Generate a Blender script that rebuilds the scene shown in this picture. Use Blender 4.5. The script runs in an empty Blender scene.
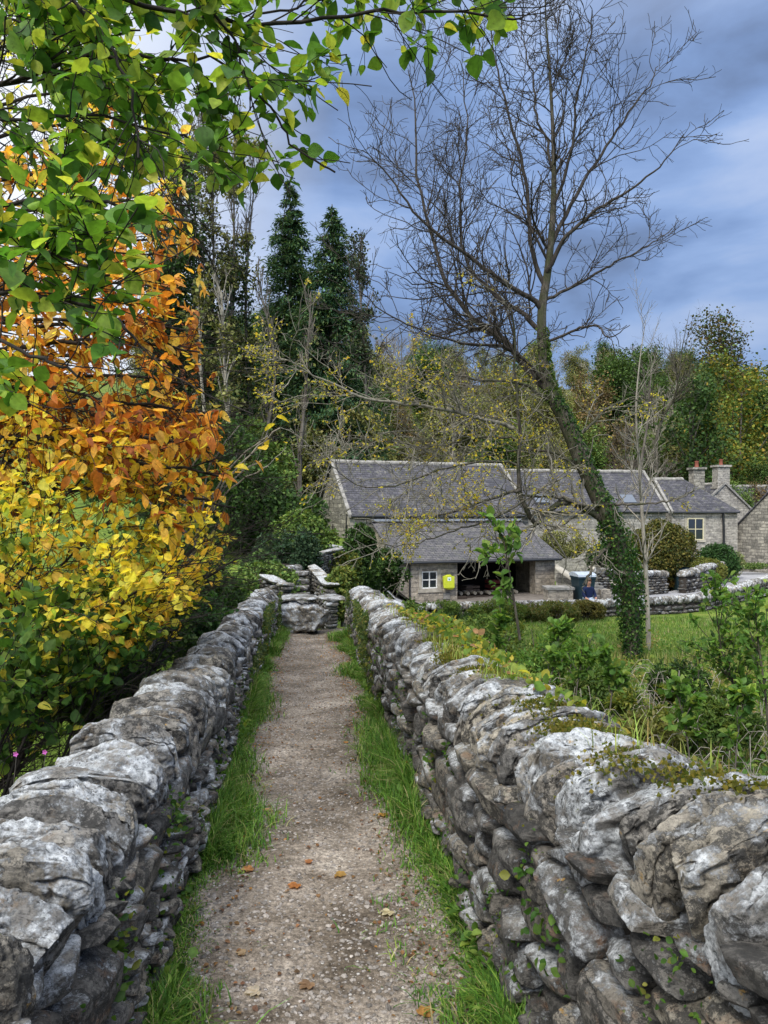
import bpy, math, random
import numpy as np
from mathutils import Vector
random.seed(7)
RS = np.random.RandomState
C = bpy.context.scene.collection
SC = bpy.context.scene
rad = math.radians

# ------------------------------------------------------------------ camera, sky, sun, exposure
EYE = 1.6
cam_d = bpy.data.cameras.new('camera'); cam = bpy.data.objects.new('camera', cam_d); C.objects.link(cam)
cam.location = (0, 0, EYE); cam.rotation_euler = (rad(90), 0, 0)
cam_d.sensor_fit = 'VERTICAL'; cam_d.sensor_height = 36.0; cam_d.lens = 26.0
cam_d.clip_start = 0.05; cam_d.clip_end = 2000
SC.camera = cam
SUN_EL, SUN_AZ = 48, 200          # azimuth measured from +Y clockwise
world = bpy.data.worlds.new('World'); SC.world = world; world.use_nodes = True
nt = world.node_tree; nt.nodes.clear()
def N(nt, typ, **kw):
    n = nt.nodes.new(typ)
    for k, v in kw.items():
        if k.startswith('i_'):
            key = k[2:]
            key = int(key) if key.isdigit() else key.replace('_', ' ')
            n.inputs[key].default_value = v
        else: setattr(n, k, v)
    return n
def ramp(nt, stops, interp='LINEAR'):
    r = nt.nodes.new('ShaderNodeValToRGB'); r.color_ramp.interpolation = interp
    el = r.color_ramp.elements
    while len(el) > 1: el.remove(el[-1])
    for i, (p, c) in enumerate(stops):
        e = el[0] if i == 0 else el.new(p)
        e.position = p
        e.color = (c, c, c, 1) if isinstance(c, (int, float)) else (*c, 1)
    return r
L = nt.links.new
sky = N(nt, 'ShaderNodeTexSky', sky_type='NISHITA', sun_disc=False, sun_elevation=rad(SUN_EL), sun_rotation=rad(SUN_AZ))
tc = N(nt, 'ShaderNodeTexCoord')
mp = N(nt, 'ShaderNodeMapping'); mp.inputs['Scale'].default_value = (1.0, 1.0, 2.6); mp.inputs['Location'].default_value = (0.35, 0.1, 0.62)
L(tc.outputs['Generated'], mp.inputs[0])
n1 = N(nt, 'ShaderNodeTexNoise', i_Scale=2.9, i_Detail=8.0, i_Roughness=0.50, i_Distortion=0.35)
L(mp.outputs[0], n1.inputs['Vector'])
sep = N(nt, 'ShaderNodeSeparateXYZ'); L(tc.outputs['Generated'], sep.inputs[0])
# cloud deck colour: slate blue breaks into lavender and white
cr = ramp(nt, [(0.34, (0.13, 0.18, 0.29)), (0.42, (0.18, 0.265, 0.47)), (0.49, (0.235, 0.36, 0.65)), (0.57, (0.315, 0.46, 0.78)), (0.67, (0.47, 0.59, 0.86)), (0.78, (0.6, 0.68, 0.85))])
L(n1.outputs['Fac'], cr.inputs[0])
# brighter towards the left (west) where cloud thins, darker bank on the right near the horizon
mx = N(nt, 'ShaderNodeMapRange', i_1=-0.36, i_2=-0.06, i_3=1.0, i_4=0.0); L(sep.outputs[0], mx.inputs[0])
brt = N(nt, 'ShaderNodeMix', data_type='RGBA'); brt.inputs['B'].default_value = (1.05, 1.1, 1.2, 1)
L(mx.outputs[0], brt.inputs['Factor']); L(cr.outputs[0], brt.inputs['A'])
dk = N(nt, 'ShaderNodeMapRange', i_1=0.02, i_2=0.42, i_3=0.80, i_4=1.0); L(sep.outputs[2], dk.inputs[0])
# sky high overhead, out of view, brightened as added fill for the ground
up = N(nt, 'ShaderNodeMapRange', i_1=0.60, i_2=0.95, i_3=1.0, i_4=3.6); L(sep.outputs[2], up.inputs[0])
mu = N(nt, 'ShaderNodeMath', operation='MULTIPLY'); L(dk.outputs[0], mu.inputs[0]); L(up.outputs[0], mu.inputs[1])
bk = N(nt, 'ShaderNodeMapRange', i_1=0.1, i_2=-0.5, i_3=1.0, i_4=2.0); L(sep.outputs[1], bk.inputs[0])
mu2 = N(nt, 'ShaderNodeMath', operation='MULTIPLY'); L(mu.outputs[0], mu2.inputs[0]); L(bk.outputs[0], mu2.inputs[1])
wh = N(nt, 'ShaderNodeMix', data_type='RGBA'); wh.inputs['B'].default_value = (.80, .80, .80, 1); whf = N(nt, 'ShaderNodeMapRange', i_1=0.5, i_2=0.85, i_3=0.0, i_4=0.9); L(sep.outputs[2], whf.inputs[0]); L(whf.outputs[0], wh.inputs['Factor']); L(brt.outputs['Result'], wh.inputs['A'])
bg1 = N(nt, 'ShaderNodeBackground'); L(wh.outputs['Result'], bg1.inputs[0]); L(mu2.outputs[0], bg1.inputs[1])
bg2 = N(nt, 'ShaderNodeBackground'); bg2.inputs[1].default_value = 0.08; L(sky.outputs[0], bg2.inputs[0])
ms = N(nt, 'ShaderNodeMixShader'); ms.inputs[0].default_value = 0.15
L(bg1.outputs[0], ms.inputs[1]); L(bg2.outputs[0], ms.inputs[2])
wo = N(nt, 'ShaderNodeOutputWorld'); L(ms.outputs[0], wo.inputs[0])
sd = bpy.data.lights.new('sun', 'SUN'); so = bpy.data.objects.new('sun', sd); C.objects.link(so)
sd.energy = 2.6; sd.angle = rad(11); sd.color = (1.0, 0.95, 0.87)
d = Vector((math.sin(rad(SUN_AZ)) * math.cos(rad(SUN_EL)), math.cos(rad(SUN_AZ)) * math.cos(rad(SUN_EL)), math.sin(rad(SUN_EL))))
so.rotation_euler = d.to_track_quat('Z', 'Y').to_euler()
SC.view_settings.view_transform = 'Standard'; SC.view_settings.look = 'None'
SC.view_settings.exposure = 0.16; SC.view_settings.gamma = 1.0; SC.view_settings.use_curve_mapping = False
SC.render.engine = 'CYCLES'
SC.cycles.max_bounces = 5; SC.cycles.diffuse_bounces = 3; SC.cycles.transmission_bounces = 3; SC.cycles.transparent_max_bounces = 4
SC.cycles.caustics_reflective = False; SC.cycles.caustics_refractive = False
SC.cycles.use_denoising = True

# ------------------------------------------------------------------ helpers
def at(px, py, y):
    return np.array([(px - 384) * y / 740.0, y, EYE - (py - 512) * y / 740.0])

def _hash(ix, iy, iz, seed):
    h = (ix * 374761393 + iy * 668265263 + iz * 1274126177 + seed * 974711) & 0xffffffff
    h = ((h ^ (h >> 13)) * 1103515245) & 0xffffffff
    h = h ^ (h >> 16)
    return (h & 0xffff) / 32768.0 - 1.0
def vnoise(p, seed=0):
    p = np.asarray(p, float); i = np.floor(p).astype(np.int64); f = p - i
    f = f * f * f * (f * (f * 6 - 15) + 10)
    r = 0
    for dx in (0, 1):
        wx = f[:, 0] if dx else 1 - f[:, 0]
        for dy in (0, 1):
            wy = f[:, 1] if dy else 1 - f[:, 1]
            for dz in (0, 1):
                wz = f[:, 2] if dz else 1 - f[:, 2]
                r = r + wx * wy * wz * _hash(i[:, 0] + dx, i[:, 1] + dy, i[:, 2] + dz, seed)
    return r
def fbm(p, seed=0, oct=4, g=0.5):
    r = 0; a = 1.0; p = np.asarray(p, float)
    for o in range(oct):
        r = r + a * vnoise(p * (2 ** o) + o * 17.3, seed + o); a *= g
    return r
def sstep(a, b, x):
    t = np.clip((x - a) / (b - a), 0, 1); return t * t * (3 - 2 * t)

class MB:
    """collects faces and links them as ONE mesh object"""
    def __init__(s): s.v = []; s.q = []; s.t = []; s.c = []; s.n = 0; s.has_c = False
    def add(s, v, q=None, t=None, col=None):
        v = np.asarray(v, float).reshape(-1, 3)
        if q is not None and len(q): s.q.append(np.asarray(q, np.int64).reshape(-1, 4) + s.n)
        if t is not None and len(t): s.t.append(np.asarray(t, np.int64).reshape(-1, 3) + s.n)
        s.v.append(v); s.n += len(v)
        if col is None: col = (0.5, 0.5, 0.5)
        else: s.has_c = True
        col = np.asarray(col, float)
        if col.ndim == 1: col = np.tile(col, (len(v), 1))
        s.c.append(col)
    def build(s, name, mat, parent=None, smooth=True, uv=False):
        me = bpy.data.meshes.new(name)
        if s.n:
            v = np.concatenate(s.v); q = np.concatenate(s.q) if s.q else np.zeros((0, 4), int); t = np.concatenate(s.t) if s.t else np.zeros((0, 3), int)
            me.vertices.add(len(v)); me.vertices.foreach_set('co', v.astype(np.float32).ravel())
            nl = q.size + t.size; me.loops.add(nl)
            li = np.concatenate([q.ravel(), t.ravel()]).astype(np.int32)
            me.loops.foreach_set('vertex_index', li)
            me.polygons.add(len(q) + len(t))
            ls = np.concatenate([np.arange(len(q)) * 4, q.size + np.arange(len(t)) * 3]).astype(np.int32)
            me.polygons.foreach_set('loop_start', ls)
            me.polygons.foreach_set('use_smooth', np.full(len(q) + len(t), smooth))
            me.update(calc_edges=True)
            if s.has_c:
                a = me.color_attributes.new('col', 'FLOAT_COLOR', 'POINT')
                c = np.concatenate(s.c); c = np.hstack([c, np.ones((len(c), 1))])
                a.data.foreach_set('color', c.astype(np.float32).ravel())
            if uv:
                ly = me.uv_layers.new(name='UVMap'); out = np.zeros((nl, 2), np.float32)
                def face_uv(f, off, k):
                    if not len(f): return
                    p = v[f]; n = np.cross(p[:, 1] - p[:, 0], p[:, 2] - p[:, 0]); n /= np.linalg.norm(n, axis=1, keepdims=True) + 1e-12
                    tt = np.cross([0, 0, 1.0], n); flat = np.linalg.norm(tt, axis=1) < 0.05
                    tt[flat] = (1, 0, 0); tt /= np.linalg.norm(tt, axis=1, keepdims=True)
                    tt *= np.where(np.abs(tt[:, :1]) > 0.5, np.sign(tt[:, :1]), 1)
                    b = np.cross(n, tt); b *= np.where(b[:, 2:3] < -1e-6, -1, 1)
                    u = np.einsum('fkj,fj->fk', p, tt); w = np.einsum('fkj,fj->fk', p, b)
                    out[off:off + len(f) * k, 0] = u.ravel(); out[off:off + len(f) * k, 1] = w.ravel()
                face_uv(q, 0, 4); face_uv(t, q.size, 3)
                ly.data.foreach_set('uv', out.ravel())
            me.validate()
        o = bpy.data.objects.new(name, me); C.objects.link(o)
        if mat: me.materials.append(mat)
        if parent is not None: o.parent = parent
        return o
    # -- primitives
    def box(s, x0, x1, y0, y1, z0, z1, col=None):
        v = [(x0, y0, z0), (x1, y0, z0), (x1, y1, z0), (x0, y1, z0), (x0, y0, z1), (x1, y0, z1), (x1, y1, z1), (x0, y1, z1)]
        s.add(v, [(0, 3, 2, 1), (4, 5, 6, 7), (0, 1, 5, 4), (1, 2, 6, 5), (2, 3, 7, 6), (3, 0, 4, 7)], col=col)
    def prism(s, pts, ax, a, b, col=None):
        """extrude a convex/concave polygon pts [(u,w)..] along axis ax ('x' or 'y') between a and b (fan-capped)"""
        n = len(pts)
        f = (lambda u, w, t: (t, u, w)) if ax == 'x' else (lambda u, w, t: (u, t, w))
        v = [f(u, w, a) for u, w in pts] + [f(u, w, b) for u, w in pts]
        q = [(i, (i + 1) % n, n + (i + 1) % n, n + i) for i in range(n)]
        t = [(0, i + 1, i) for i in range(1, n - 1)] + [(n, n + i, n + i + 1) for i in range(1, n - 1)]
        s.add(v, q, t, col)
    def tubes(s, P, R, k=5, col=None):
        """P (N,m,3) centre lines, R (N,m) radii"""
        P = np.asarray(P, float); R = np.asarray(R, float)
        if P.ndim == 2: P = P[None]; R = R[None]
        n, m, _ = P.shape
        if n == 0: return
        T = np.gradient(P, axis=1); T /= np.linalg.norm(T, axis=2, keepdims=True) + 1e-9
        mean = T.mean(1); ref = np.where(np.abs(mean[:, 2:3]) > 0.8, [[1.0, 0, 0]], [[0, 0, 1.0]])
        A = np.cross(T, ref[:, None, :]); A /= np.linalg.norm(A, axis=2, keepdims=True) + 1e-9
        B = np.cross(T, A)
        th = np.arange(k) * 2 * np.pi / k
        V = P[:, :, None] + R[:, :, None, None] * (np.cos(th)[None, None, :, None] * A[:, :, None] + np.sin(th)[None, None, :, None] * B[:, :, None])
        idx = np.arange(n * m * k).reshape(n, m, k)
        a = idx[:, :-1]; b = idx[:, 1:]
        q = np.stack([a, np.roll(a, -1, 2), np.roll(b, -1, 2), b], -1).reshape(-1, 4)
        c = None
        if col is not None:
            c = np.repeat(np.asarray(col, float).reshape(-1, 3), (n * m * k) // len(np.asarray(col).reshape(-1, 3)), axis=0)
        s.add(V.reshape(-1, 3), q, col=c)
    def quad(s, a, b, c, d, col=None): s.add([a, b, c, d], [(0, 1, 2, 3)], col=col)

def empty(name, loc=(0, 0, 0), rz=0.0):
    o = bpy.data.objects.new(name, None); C.objects.link(o); o.location = loc; o.rotation_euler = (0, 0, rz); o.empty_display_size = .2
    return o
def tag(o, label=None, cat=None, group=None, kind=None):
    if label: o['label'] = label
    if cat: o['category'] = cat
    if group: o['group'] = group
    if kind: o['kind'] = kind
    return o

def norm_(v): return v / (np.linalg.norm(v) + 1e-9)
_tmpl = {}
def cube_tmpl(n):
    if n in _tmpl: return _tmpl[n]
    g = np.linspace(-1, 1, n + 1); key = {}; V = []; Q = []
    for ax in range(3):
        for sg in (-1, 1):
            ids = np.zeros((n + 1, n + 1), int)
            for i, a in enumerate(g):
                for j, b in enumerate(g):
                    p = [0, 0, 0]; p[ax] = sg; p[(ax + 1) % 3] = a; p[(ax + 2) % 3] = b
                    kk = tuple(round(x * 1000) for x in p)
                    if kk not in key: key[kk] = len(V); V.append(p)
                    ids[i, j] = key[kk]
            for i in range(n):
                for j in range(n):
                    f = (ids[i, j], ids[i + 1, j], ids[i + 1, j + 1], ids[i, j + 1])
                    Q.append(f if sg > 0 else f[::-1])
    _tmpl[n] = (np.array(V), np.array(Q)); return _tmpl[n]
def stone(mb, c, half, axes=None, n=5, e=5.0, amp=0.15, seed=0, tint=None, freq=1.0, chip=0.5):
    amp = amp * .62
    """an irregular, weathered block of stone"""
    V, Q = cube_tmpl(n)
    V = np.sign(V) * np.abs(V) ** 1.15
    r = (np.abs(V) ** e).sum(1) ** (1 / e); p = V / r[:, None]
    rs = RS(seed)
    sh = rs.uniform(-.16, .16, (3, 3)); np.fill_diagonal(sh, 0)
    p = p @ (np.eye(3) + sh)
    half = np.asarray(half, float)
    for _ in range(22 if n >= 10 else 12 if n >= 6 else 6):
        pn = norm_(rs.normal(size=3)); sup = float((p @ pn).max()); cut = np.clip(p @ pn - sup * rs.uniform(.74, .97), 0, None); p = p - cut[:, None] * pn
    v = p * half
    o = rs.uniform(0, 100, 3); m = float(np.mean(half)) * 1.0; ms = float(np.min(half))
    nrm = p / (np.linalg.norm(p, axis=1, keepdims=True) + 1e-9)
    dsp = fbm(v / (m * 1.0) * freq + o, seed, 3, .5) * amp * ms * .8
    if n >= 8:
        rg = 1 - np.abs(fbm(v / (m * .8) + o + 9, seed + 5, 3, .55)); dsp = dsp - chip * amp * ms * np.clip(rg - .78, 0, 1) * 4
        dsp = dsp + fbm(v / (m * .28) + o + 31, seed + 3, 3, .6) * amp * ms * .28
    v = v + nrm * dsp[:, None]
    if axes is not None: v = v @ np.asarray(axes, float)
    v = v + np.asarray(c, float)
    if tint is None: tint = (rs.uniform(.0, 1.), rs.uniform(0, 1), rs.uniform(0, 1))
    mb.add(v, Q, col=tint)

# ------------------------------------------------------------------ materials
def new_mat(name):
    m = bpy.data.materials.new(name); m.use_nodes = True; m.node_tree.nodes.clear(); return m, m.node_tree
def out_bsdf(nt, rough=.8, spec=.3):
    b = N(nt, 'ShaderNodeBsdfPrincipled'); b.inputs['Roughness'].default_value = rough; b.inputs['Specular IOR Level'].default_value = spec
    o = N(nt, 'ShaderNodeOutputMaterial'); nt.links.new(b.outputs[0], o.inputs[0]); return b
def mixc(nt, fac, a, b, mode='MIX'):
    m = N(nt, 'ShaderNodeMix', data_type='RGBA', blend_type=mode)
    for k, val in (('Factor', fac), ('A', a), ('B', b)):
        if isinstance(val, bpy.types.NodeSocket): nt.links.new(val, m.inputs[k])
        elif k == 'Factor': m.inputs[k].default_value = val
        else: m.inputs[k].default_value = (*val, 1)
    return m.outputs['Result']
def mth(nt, op, a, b=None, clamp=False):
    m = N(nt, 'ShaderNodeMath', operation=op, use_clamp=clamp)
    for i, val in enumerate((a, b)):
        if val is None: continue
        if isinstance(val, bpy.types.NodeSocket): nt.links.new(val, m.inputs[i])
        else: m.inputs[i].default_value = val
    return m.outputs[0]
def noise(nt, vec, scale, detail=4, rough=.55, dist=0.0, dim='3D', w=None):
    n = N(nt, 'ShaderNodeTexNoise', noise_dimensions=dim, i_Scale=scale, i_Detail=float(detail), i_Roughness=rough, i_Distortion=dist)
    if vec is not None: nt.links.new(vec, n.inputs['Vector'])
    if w is not None: nt.links.new(w, n.inputs['W'])
    return n.outputs['Fac']
def rmp(nt, src, stops, interp='LINEAR'):
    r = ramp(nt, stops, interp); nt.links.new(src, r.inputs[0]); return r.outputs[0]

def limestone(name='limestone', lichen=.5, moss=.3, scale=1.0, base=1.0, warm=0.0, bed=(1, 1, 4)):
    m, nt = new_mat(name); b = out_bsdf(nt, .88, .25)
    co = N(nt, 'ShaderNodeNewGeometry'); tcn = N(nt, 'ShaderNodeTexCoord')
    pos = tcn.outputs['Object']
    at_ = N(nt, 'ShaderNodeAttribute', attribute_name='col'); sp = N(nt, 'ShaderNodeSeparateColor'); nt.links.new(at_.outputs[0], sp.inputs[0])
    w = mth(nt, 'MULTIPLY', sp.outputs[1], 37.0)
    nz = N(nt, 'ShaderNodeSeparateXYZ'); nt.links.new(co.outputs['Normal'], nz.inputs[0])
    big = noise(nt, pos, 9 * scale, 8, .66, .1, '4D', w)
    c = rmp(nt, big, [(.30, (.06 * base, .058 * base, .054 * base)), (.42, (.16 * base, .155 * base, .143 * base)), (.52, (.28 * base, .27 * base, .25 * base)), (.64, (.42 * base, .41 * base, .38 * base)), (.78, (.54 * base, .53 * base, .50 * base))])
    tint = rmp(nt, sp.outputs[0], [(0, (.6, .58, .56)), (.35, (.9, .89, .88)), (.7, (1.15, 1.08, .98)), (1, (1.45, 1.35, 1.15))])
    c = mixc(nt, 1.0, c, tint, 'MULTIPLY')
    st = rmp(nt, noise(nt, pos, 12 * scale, 6, .65, .2, '4D', w), [(.55, 0.0), (.68, .6)])
    c = mixc(nt, st, c, (.17 + .05 * warm, .11, .055))
    grain = rmp(nt, noise(nt, pos, 120 * scale, 6, .8), [(.30, .25), (.46, .9), (.6, 1.15), (.75, 1.6)])
    c = mixc(nt, .9, c, grain, 'MULTIPLY')
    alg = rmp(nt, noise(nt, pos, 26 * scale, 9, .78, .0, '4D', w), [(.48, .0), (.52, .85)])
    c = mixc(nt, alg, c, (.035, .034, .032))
    # crusty white lichen: crisp-edged patches broken by dark specks, thickest on upward faces
    ln = noise(nt, pos, 13 * scale, 10, .74, .0, '4D', w); patch = noise(nt, pos, 3.2 * scale, 3, .5, .0, '4D', w)
    upz = mth(nt, 'MULTIPLY', nz.outputs[2], .055)
    rnd = mth(nt, 'MULTIPLY', mth(nt, 'SUBTRACT', sp.outputs[2], .5), .10)
    lv = mth(nt, 'ADD', mth(nt, 'ADD', mth(nt, 'ADD', ln, mth(nt, 'MULTIPLY', mth(nt, 'SUBTRACT', patch, .5), .55)), upz), rnd)
    t0 = .69 - .20 * lichen
    lm = rmp(nt, lv, [(t0 - .06, .0), (t0 - .015, .38), (t0 + .012, .62), (t0 + .05, .95)])
    lc = rmp(nt, noise(nt, pos, 48 * scale, 8, .75), [(.34, (.10, .105, .11)), (.42, (.30, .315, .32)), (.52, (.52, .54, .55)), (.64, (.70, .72, .73))])
    c = mixc(nt, lm, c, lc)
    spk = rmp(nt, noise(nt, pos, 95 * scale, 5, .75), [(.36, .18), (.45, 1.0)])
    c = mixc(nt, mth(nt, 'MULTIPLY', lm, .9), c, mixc(nt, 1.0, c, spk, 'MULTIPLY'))
    oc = rmp(nt, noise(nt, pos, 15 * scale, 5, .6, .0, '4D', mth(nt, 'ADD', w, 5.0)), [(.67, 0.0), (.70, .75)])
    c = mixc(nt, oc, c, (.40, .24, .06))
    if moss > 0:
        mn = mth(nt, 'ADD', noise(nt, pos, 6 * scale, 8, .75, .0), mth(nt, 'MULTIPLY', nz.outputs[2], .04))
        mt = .74 - .20 * moss
        mm = rmp(nt, mn, [(mt, 0.0), (mt + .03, .9)])
        mc = rmp(nt, noise(nt, pos, 90, 4), [(.3, (.035, .05, .012)), (.55, (.13, .15, .03)), (.8, (.24, .22, .05))])
        c = mixc(nt, mm, c, mc)
    nt.links.new(c, b.inputs['Base Color'])
    # bedding planes and hairline cracks
    mpb = N(nt, 'ShaderNodeMapping'); mpb.inputs['Scale'].default_value = bed; mpb.inputs['Rotation'].default_value = (.25, .1, 0); nt.links.new(pos, mpb.inputs[0])
    bedn = noise(nt, mpb.outputs[0], 8 * scale, 6, .65, .3, '4D', w)
    vo = N(nt, 'ShaderNodeTexVoronoi', feature='DISTANCE_TO_EDGE', i_Scale=5.5 * scale); wv = N(nt, 'ShaderNodeVectorMath', operation='ADD'); nzv = N(nt, 'ShaderNodeTexNoise', i_Scale=14.0 * scale, i_Detail=5.0); nt.links.new(mpb.outputs[0], nzv.inputs['Vector'])
    sc_ = N(nt, 'ShaderNodeVectorMath', operation='SCALE', i_Scale=.35); nt.links.new(nzv.outputs['Color'], sc_.inputs[0]); nt.links.new(mpb.outputs[0], wv.inputs[0]); nt.links.new(sc_.outputs[0], wv.inputs[1]); nt.links.new(wv.outputs[0], vo.inputs['Vector'])
    crk = rmp(nt, vo.outputs['Distance'], [(0, 0.0), (.018, 1.0)])
    cmask = rmp(nt, noise(nt, pos, 4 * scale, 3), [(.45, 1.0), (.6, 0.0)])
    crk = mth(nt, 'MAXIMUM', crk, cmask)
    c = mixc(nt, 1.0, c, rmp(nt, crk, [(0, (.12, .11, .10)), (1, (1., 1., 1.))]), 'MULTIPLY'); nt.links.new(c, b.inputs['Base Color'])
    hgt = mth(nt, 'ADD', mth(nt, 'ADD', noise(nt, pos, 30 * scale, 10, .74), mth(nt, 'MULTIPLY', lm, .07)), mth(nt, 'ADD', mth(nt, 'MULTIPLY', bedn, 1.5), mth(nt, 'MULTIPLY', crk, .25)))
    bp = N(nt, 'ShaderNodeBump', i_Strength=1.0, i_Distance=.018 / scale); nt.links.new(hgt, bp.inputs['Height']); nt.links.new(bp.outputs[0], b.inputs['Normal'])
    return m

def rubble_wall(name, c1=(.42, .39, .33), c2=(.17, .16, .14), mortar=(.15, .14, .12), bw=.42, bh=.19):
    m, nt = new_mat(name); b = out_bsdf(nt, .9, .2)
    uv = N(nt, 'ShaderNodeUVMap'); nz = N(nt, 'ShaderNodeTexNoise', i_Scale=2.2, i_Detail=3.0); nt.links.new(uv.outputs[0], nz.inputs['Vector'])
    sc = N(nt, 'ShaderNodeVectorMath', operation='SCALE', i_Scale=.16); nt.links.new(nz.outputs['Color'], sc.inputs[0])
    ad = N(nt, 'ShaderNodeVectorMath', operation='ADD'); nt.links.new(uv.outputs[0], ad.inputs[0]); nt.links.new(sc.outputs[0], ad.inputs[1])
    br = N(nt, 'ShaderNodeTexBrick', offset=.47, squash=1.35, squash_frequency=3)
    nt.links.new(ad.outputs[0], br.inputs['Vector'])
    for k, v in (('Color1', (*c1, 1)), ('Color2', (*c2, 1)), ('Mortar', (*mortar, 1)), ('Scale', 1.0), ('Mortar Size', .016), ('Mortar Smooth', .4), ('Brick Width', bw), ('Row Height', bh), ('Bias', -.1)): br.inputs[k].default_value = v
    f = rmp(nt, noise(nt, ad.outputs[0], 7, 6, .65), [(.3, (.5, .5, .5)), (.5, (.95, .95, .95)), (.7, (1.3, 1.28, 1.22))])
    c = mixc(nt, 1.0, br.outputs['Color'], f, 'MULTIPLY')
    st = rmp(nt, noise(nt, uv.outputs[0], 1.1, 6, .7), [(.48, 0.0), (.66, .6)])
    c = mixc(nt, st, c, (.09, .085, .075))
    nt.links.new(c, b.inputs['Base Color'])
    h = mth(nt, 'ADD', mth(nt, 'MULTIPLY', br.outputs['Fac'], -.6), mth(nt, 'MULTIPLY', noise(nt, ad.outputs[0], 9, 5), .8))
    bp = N(nt, 'ShaderNodeBump', i_Strength=1.0, i_Distance=.05); nt.links.new(h, bp.inputs['Height']); nt.links.new(bp.outputs[0], b.inputs['Normal'])
    return m
def slate(name, c1=(.062, .060, .072), c2=(.026, .026, .034), bw=.26, bh=.17):
    m, nt = new_mat(name); b = out_bsdf(nt, .62, .4)
    uv = N(nt, 'ShaderNodeUVMap')
    br = N(nt, 'ShaderNodeTexBrick', offset=.5); nt.links.new(uv.outputs[0], br.inputs['Vector'])
    for k, v in (('Color1', (*c1, 1)), ('Color2', (*c2, 1)), ('Mortar', (.02, .02, .022, 1)), ('Scale', 1.0), ('Mortar Size', .012), ('Mortar Smooth', .2), ('Brick Width', bw), ('Row Height', bh)): br.inputs[k].default_value = v
    f = rmp(nt, noise(nt, uv.outputs[0], 2.5, 7, .7), [(.3, (.45, .45, .48)), (.5, (1., 1., 1.)), (.7, (2.0, 1.9, 1.7))])
    c = mixc(nt, 1.0, br.outputs['Color'], f, 'MULTIPLY')
    mo = rmp(nt, noise(nt, uv.outputs[0], 3, 9, .8), [(.53, 0.0), (.62, .75)])
    c = mixc(nt, mo, c, rmp(nt, noise(nt, uv.outputs[0], 1.3, 3), [(.4, (.18, .17, .14)), (.6, (.09, .10, .045))]))
    nt.links.new(c, b.inputs['Base Color'])
    s2 = N(nt, 'ShaderNodeSeparateXYZ'); nt.links.new(uv.outputs[0], s2.inputs[0])
    saw = mth(nt, 'FRACT', mth(nt, 'DIVIDE', s2.outputs[1], bh))
    h = mth(nt, 'ADD', mth(nt, 'MULTIPLY', saw, -.8), mth(nt, 'MULTIPLY', br.outputs['Fac'], -.6))
    h = mth(nt, 'ADD', h, mth(nt, 'MULTIPLY', noise(nt, uv.outputs[0], 6, 4), .5))
    bp = N(nt, 'ShaderNodeBump', i_Strength=1.0, i_Distance=.04); nt.links.new(h, bp.inputs['Height']); nt.links.new(bp.outputs[0], b.inputs['Normal'])
    return m
def leafmat(name='leaf', trans=.35, rough=.5, spec=.35, sat=1.0):
    m, nt = new_mat(name)
    a = N(nt, 'ShaderNodeAttribute', attribute_name='col'); tcn = N(nt, 'ShaderNodeTexCoord')
    v = rmp(nt, noise(nt, tcn.outputs['Object'], 45, 3), [(.3, (.72, .72, .7)), (.7, (1.2, 1.2, 1.2))])
    c = mixc(nt, 1.0, a.outputs[0], v, 'MULTIPLY')
    sp_ = rmp(nt, noise(nt, tcn.outputs['Object'], 60, 6, .75), [(.60, 0.0), (.66, .65)]); c = mixc(nt, sp_, c, mixc(nt, 1.0, c, (.45, .32, .2), 'MULTIPLY'))
    b = N(nt, 'ShaderNodeBsdfPrincipled'); b.inputs['Roughness'].default_value = rough; b.inputs['Specular IOR Level'].default_value = spec
    nt.links.new(c, b.inputs['Base Color'])
    t = N(nt, 'ShaderNodeBsdfTranslucent'); tcx = mixc(nt, 1.0, c, (1.25, 1.2, .7), 'MULTIPLY'); nt.links.new(tcx, t.inputs[0])
    mxs = N(nt, 'ShaderNodeMixShader'); mxs.inputs[0].default_value = trans
    o = N(nt, 'ShaderNodeOutputMaterial'); nt.links.new(b.outputs[0], mxs.inputs[1]); nt.links.new(t.outputs[0], mxs.inputs[2]); nt.links.new(mxs.outputs[0], o.inputs[0])
    return m
def bark(name, c1, c2, sc=14.0, moss=None, bump=.01):
    m, nt = new_mat(name); b = out_bsdf(nt, .9, .2); tcn = N(nt, 'ShaderNodeTexCoord')
    mpn = N(nt, 'ShaderNodeMapping'); mpn.inputs['Scale'].default_value = (1, 1, .25); nt.links.new(tcn.outputs['Object'], mpn.inputs[0])
    n_ = noise(nt, mpn.outputs[0], sc, 6, .65)
    c = rmp(nt, n_, [(.35, c1), (.65, c2)])
    if moss:
        c = mixc(nt, rmp(nt, noise(nt, tcn.outputs['Object'], 3, 5, .6), [(.45, 0.0), (.6, .8)]), c, moss)
    nt.links.new(c, b.inputs['Base Color'])
    bp = N(nt, 'ShaderNodeBump', i_Strength=.9, i_Distance=bump); nt.links.new(n_, bp.inputs['Height']); nt.links.new(bp.outputs[0], b.inputs['Normal'])
    return m
def plain(name, col, rough=.6, spec=.4, metal=0.0, var=.15, sc=12.0):
    m, nt = new_mat(name); b = out_bsdf(nt, rough, spec); b.inputs['Metallic'].default_value = metal
    tcn = N(nt, 'ShaderNodeTexCoord')
    f = rmp(nt, noise(nt, tcn.outputs['Object'], sc, 5, .6), [(.3, (1 - var,) * 3), (.7, (1 + var,) * 3)])
    nt.links.new(mixc(nt, 1.0, col, f, 'MULTIPLY'), b.inputs['Base Color']); return m

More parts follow.
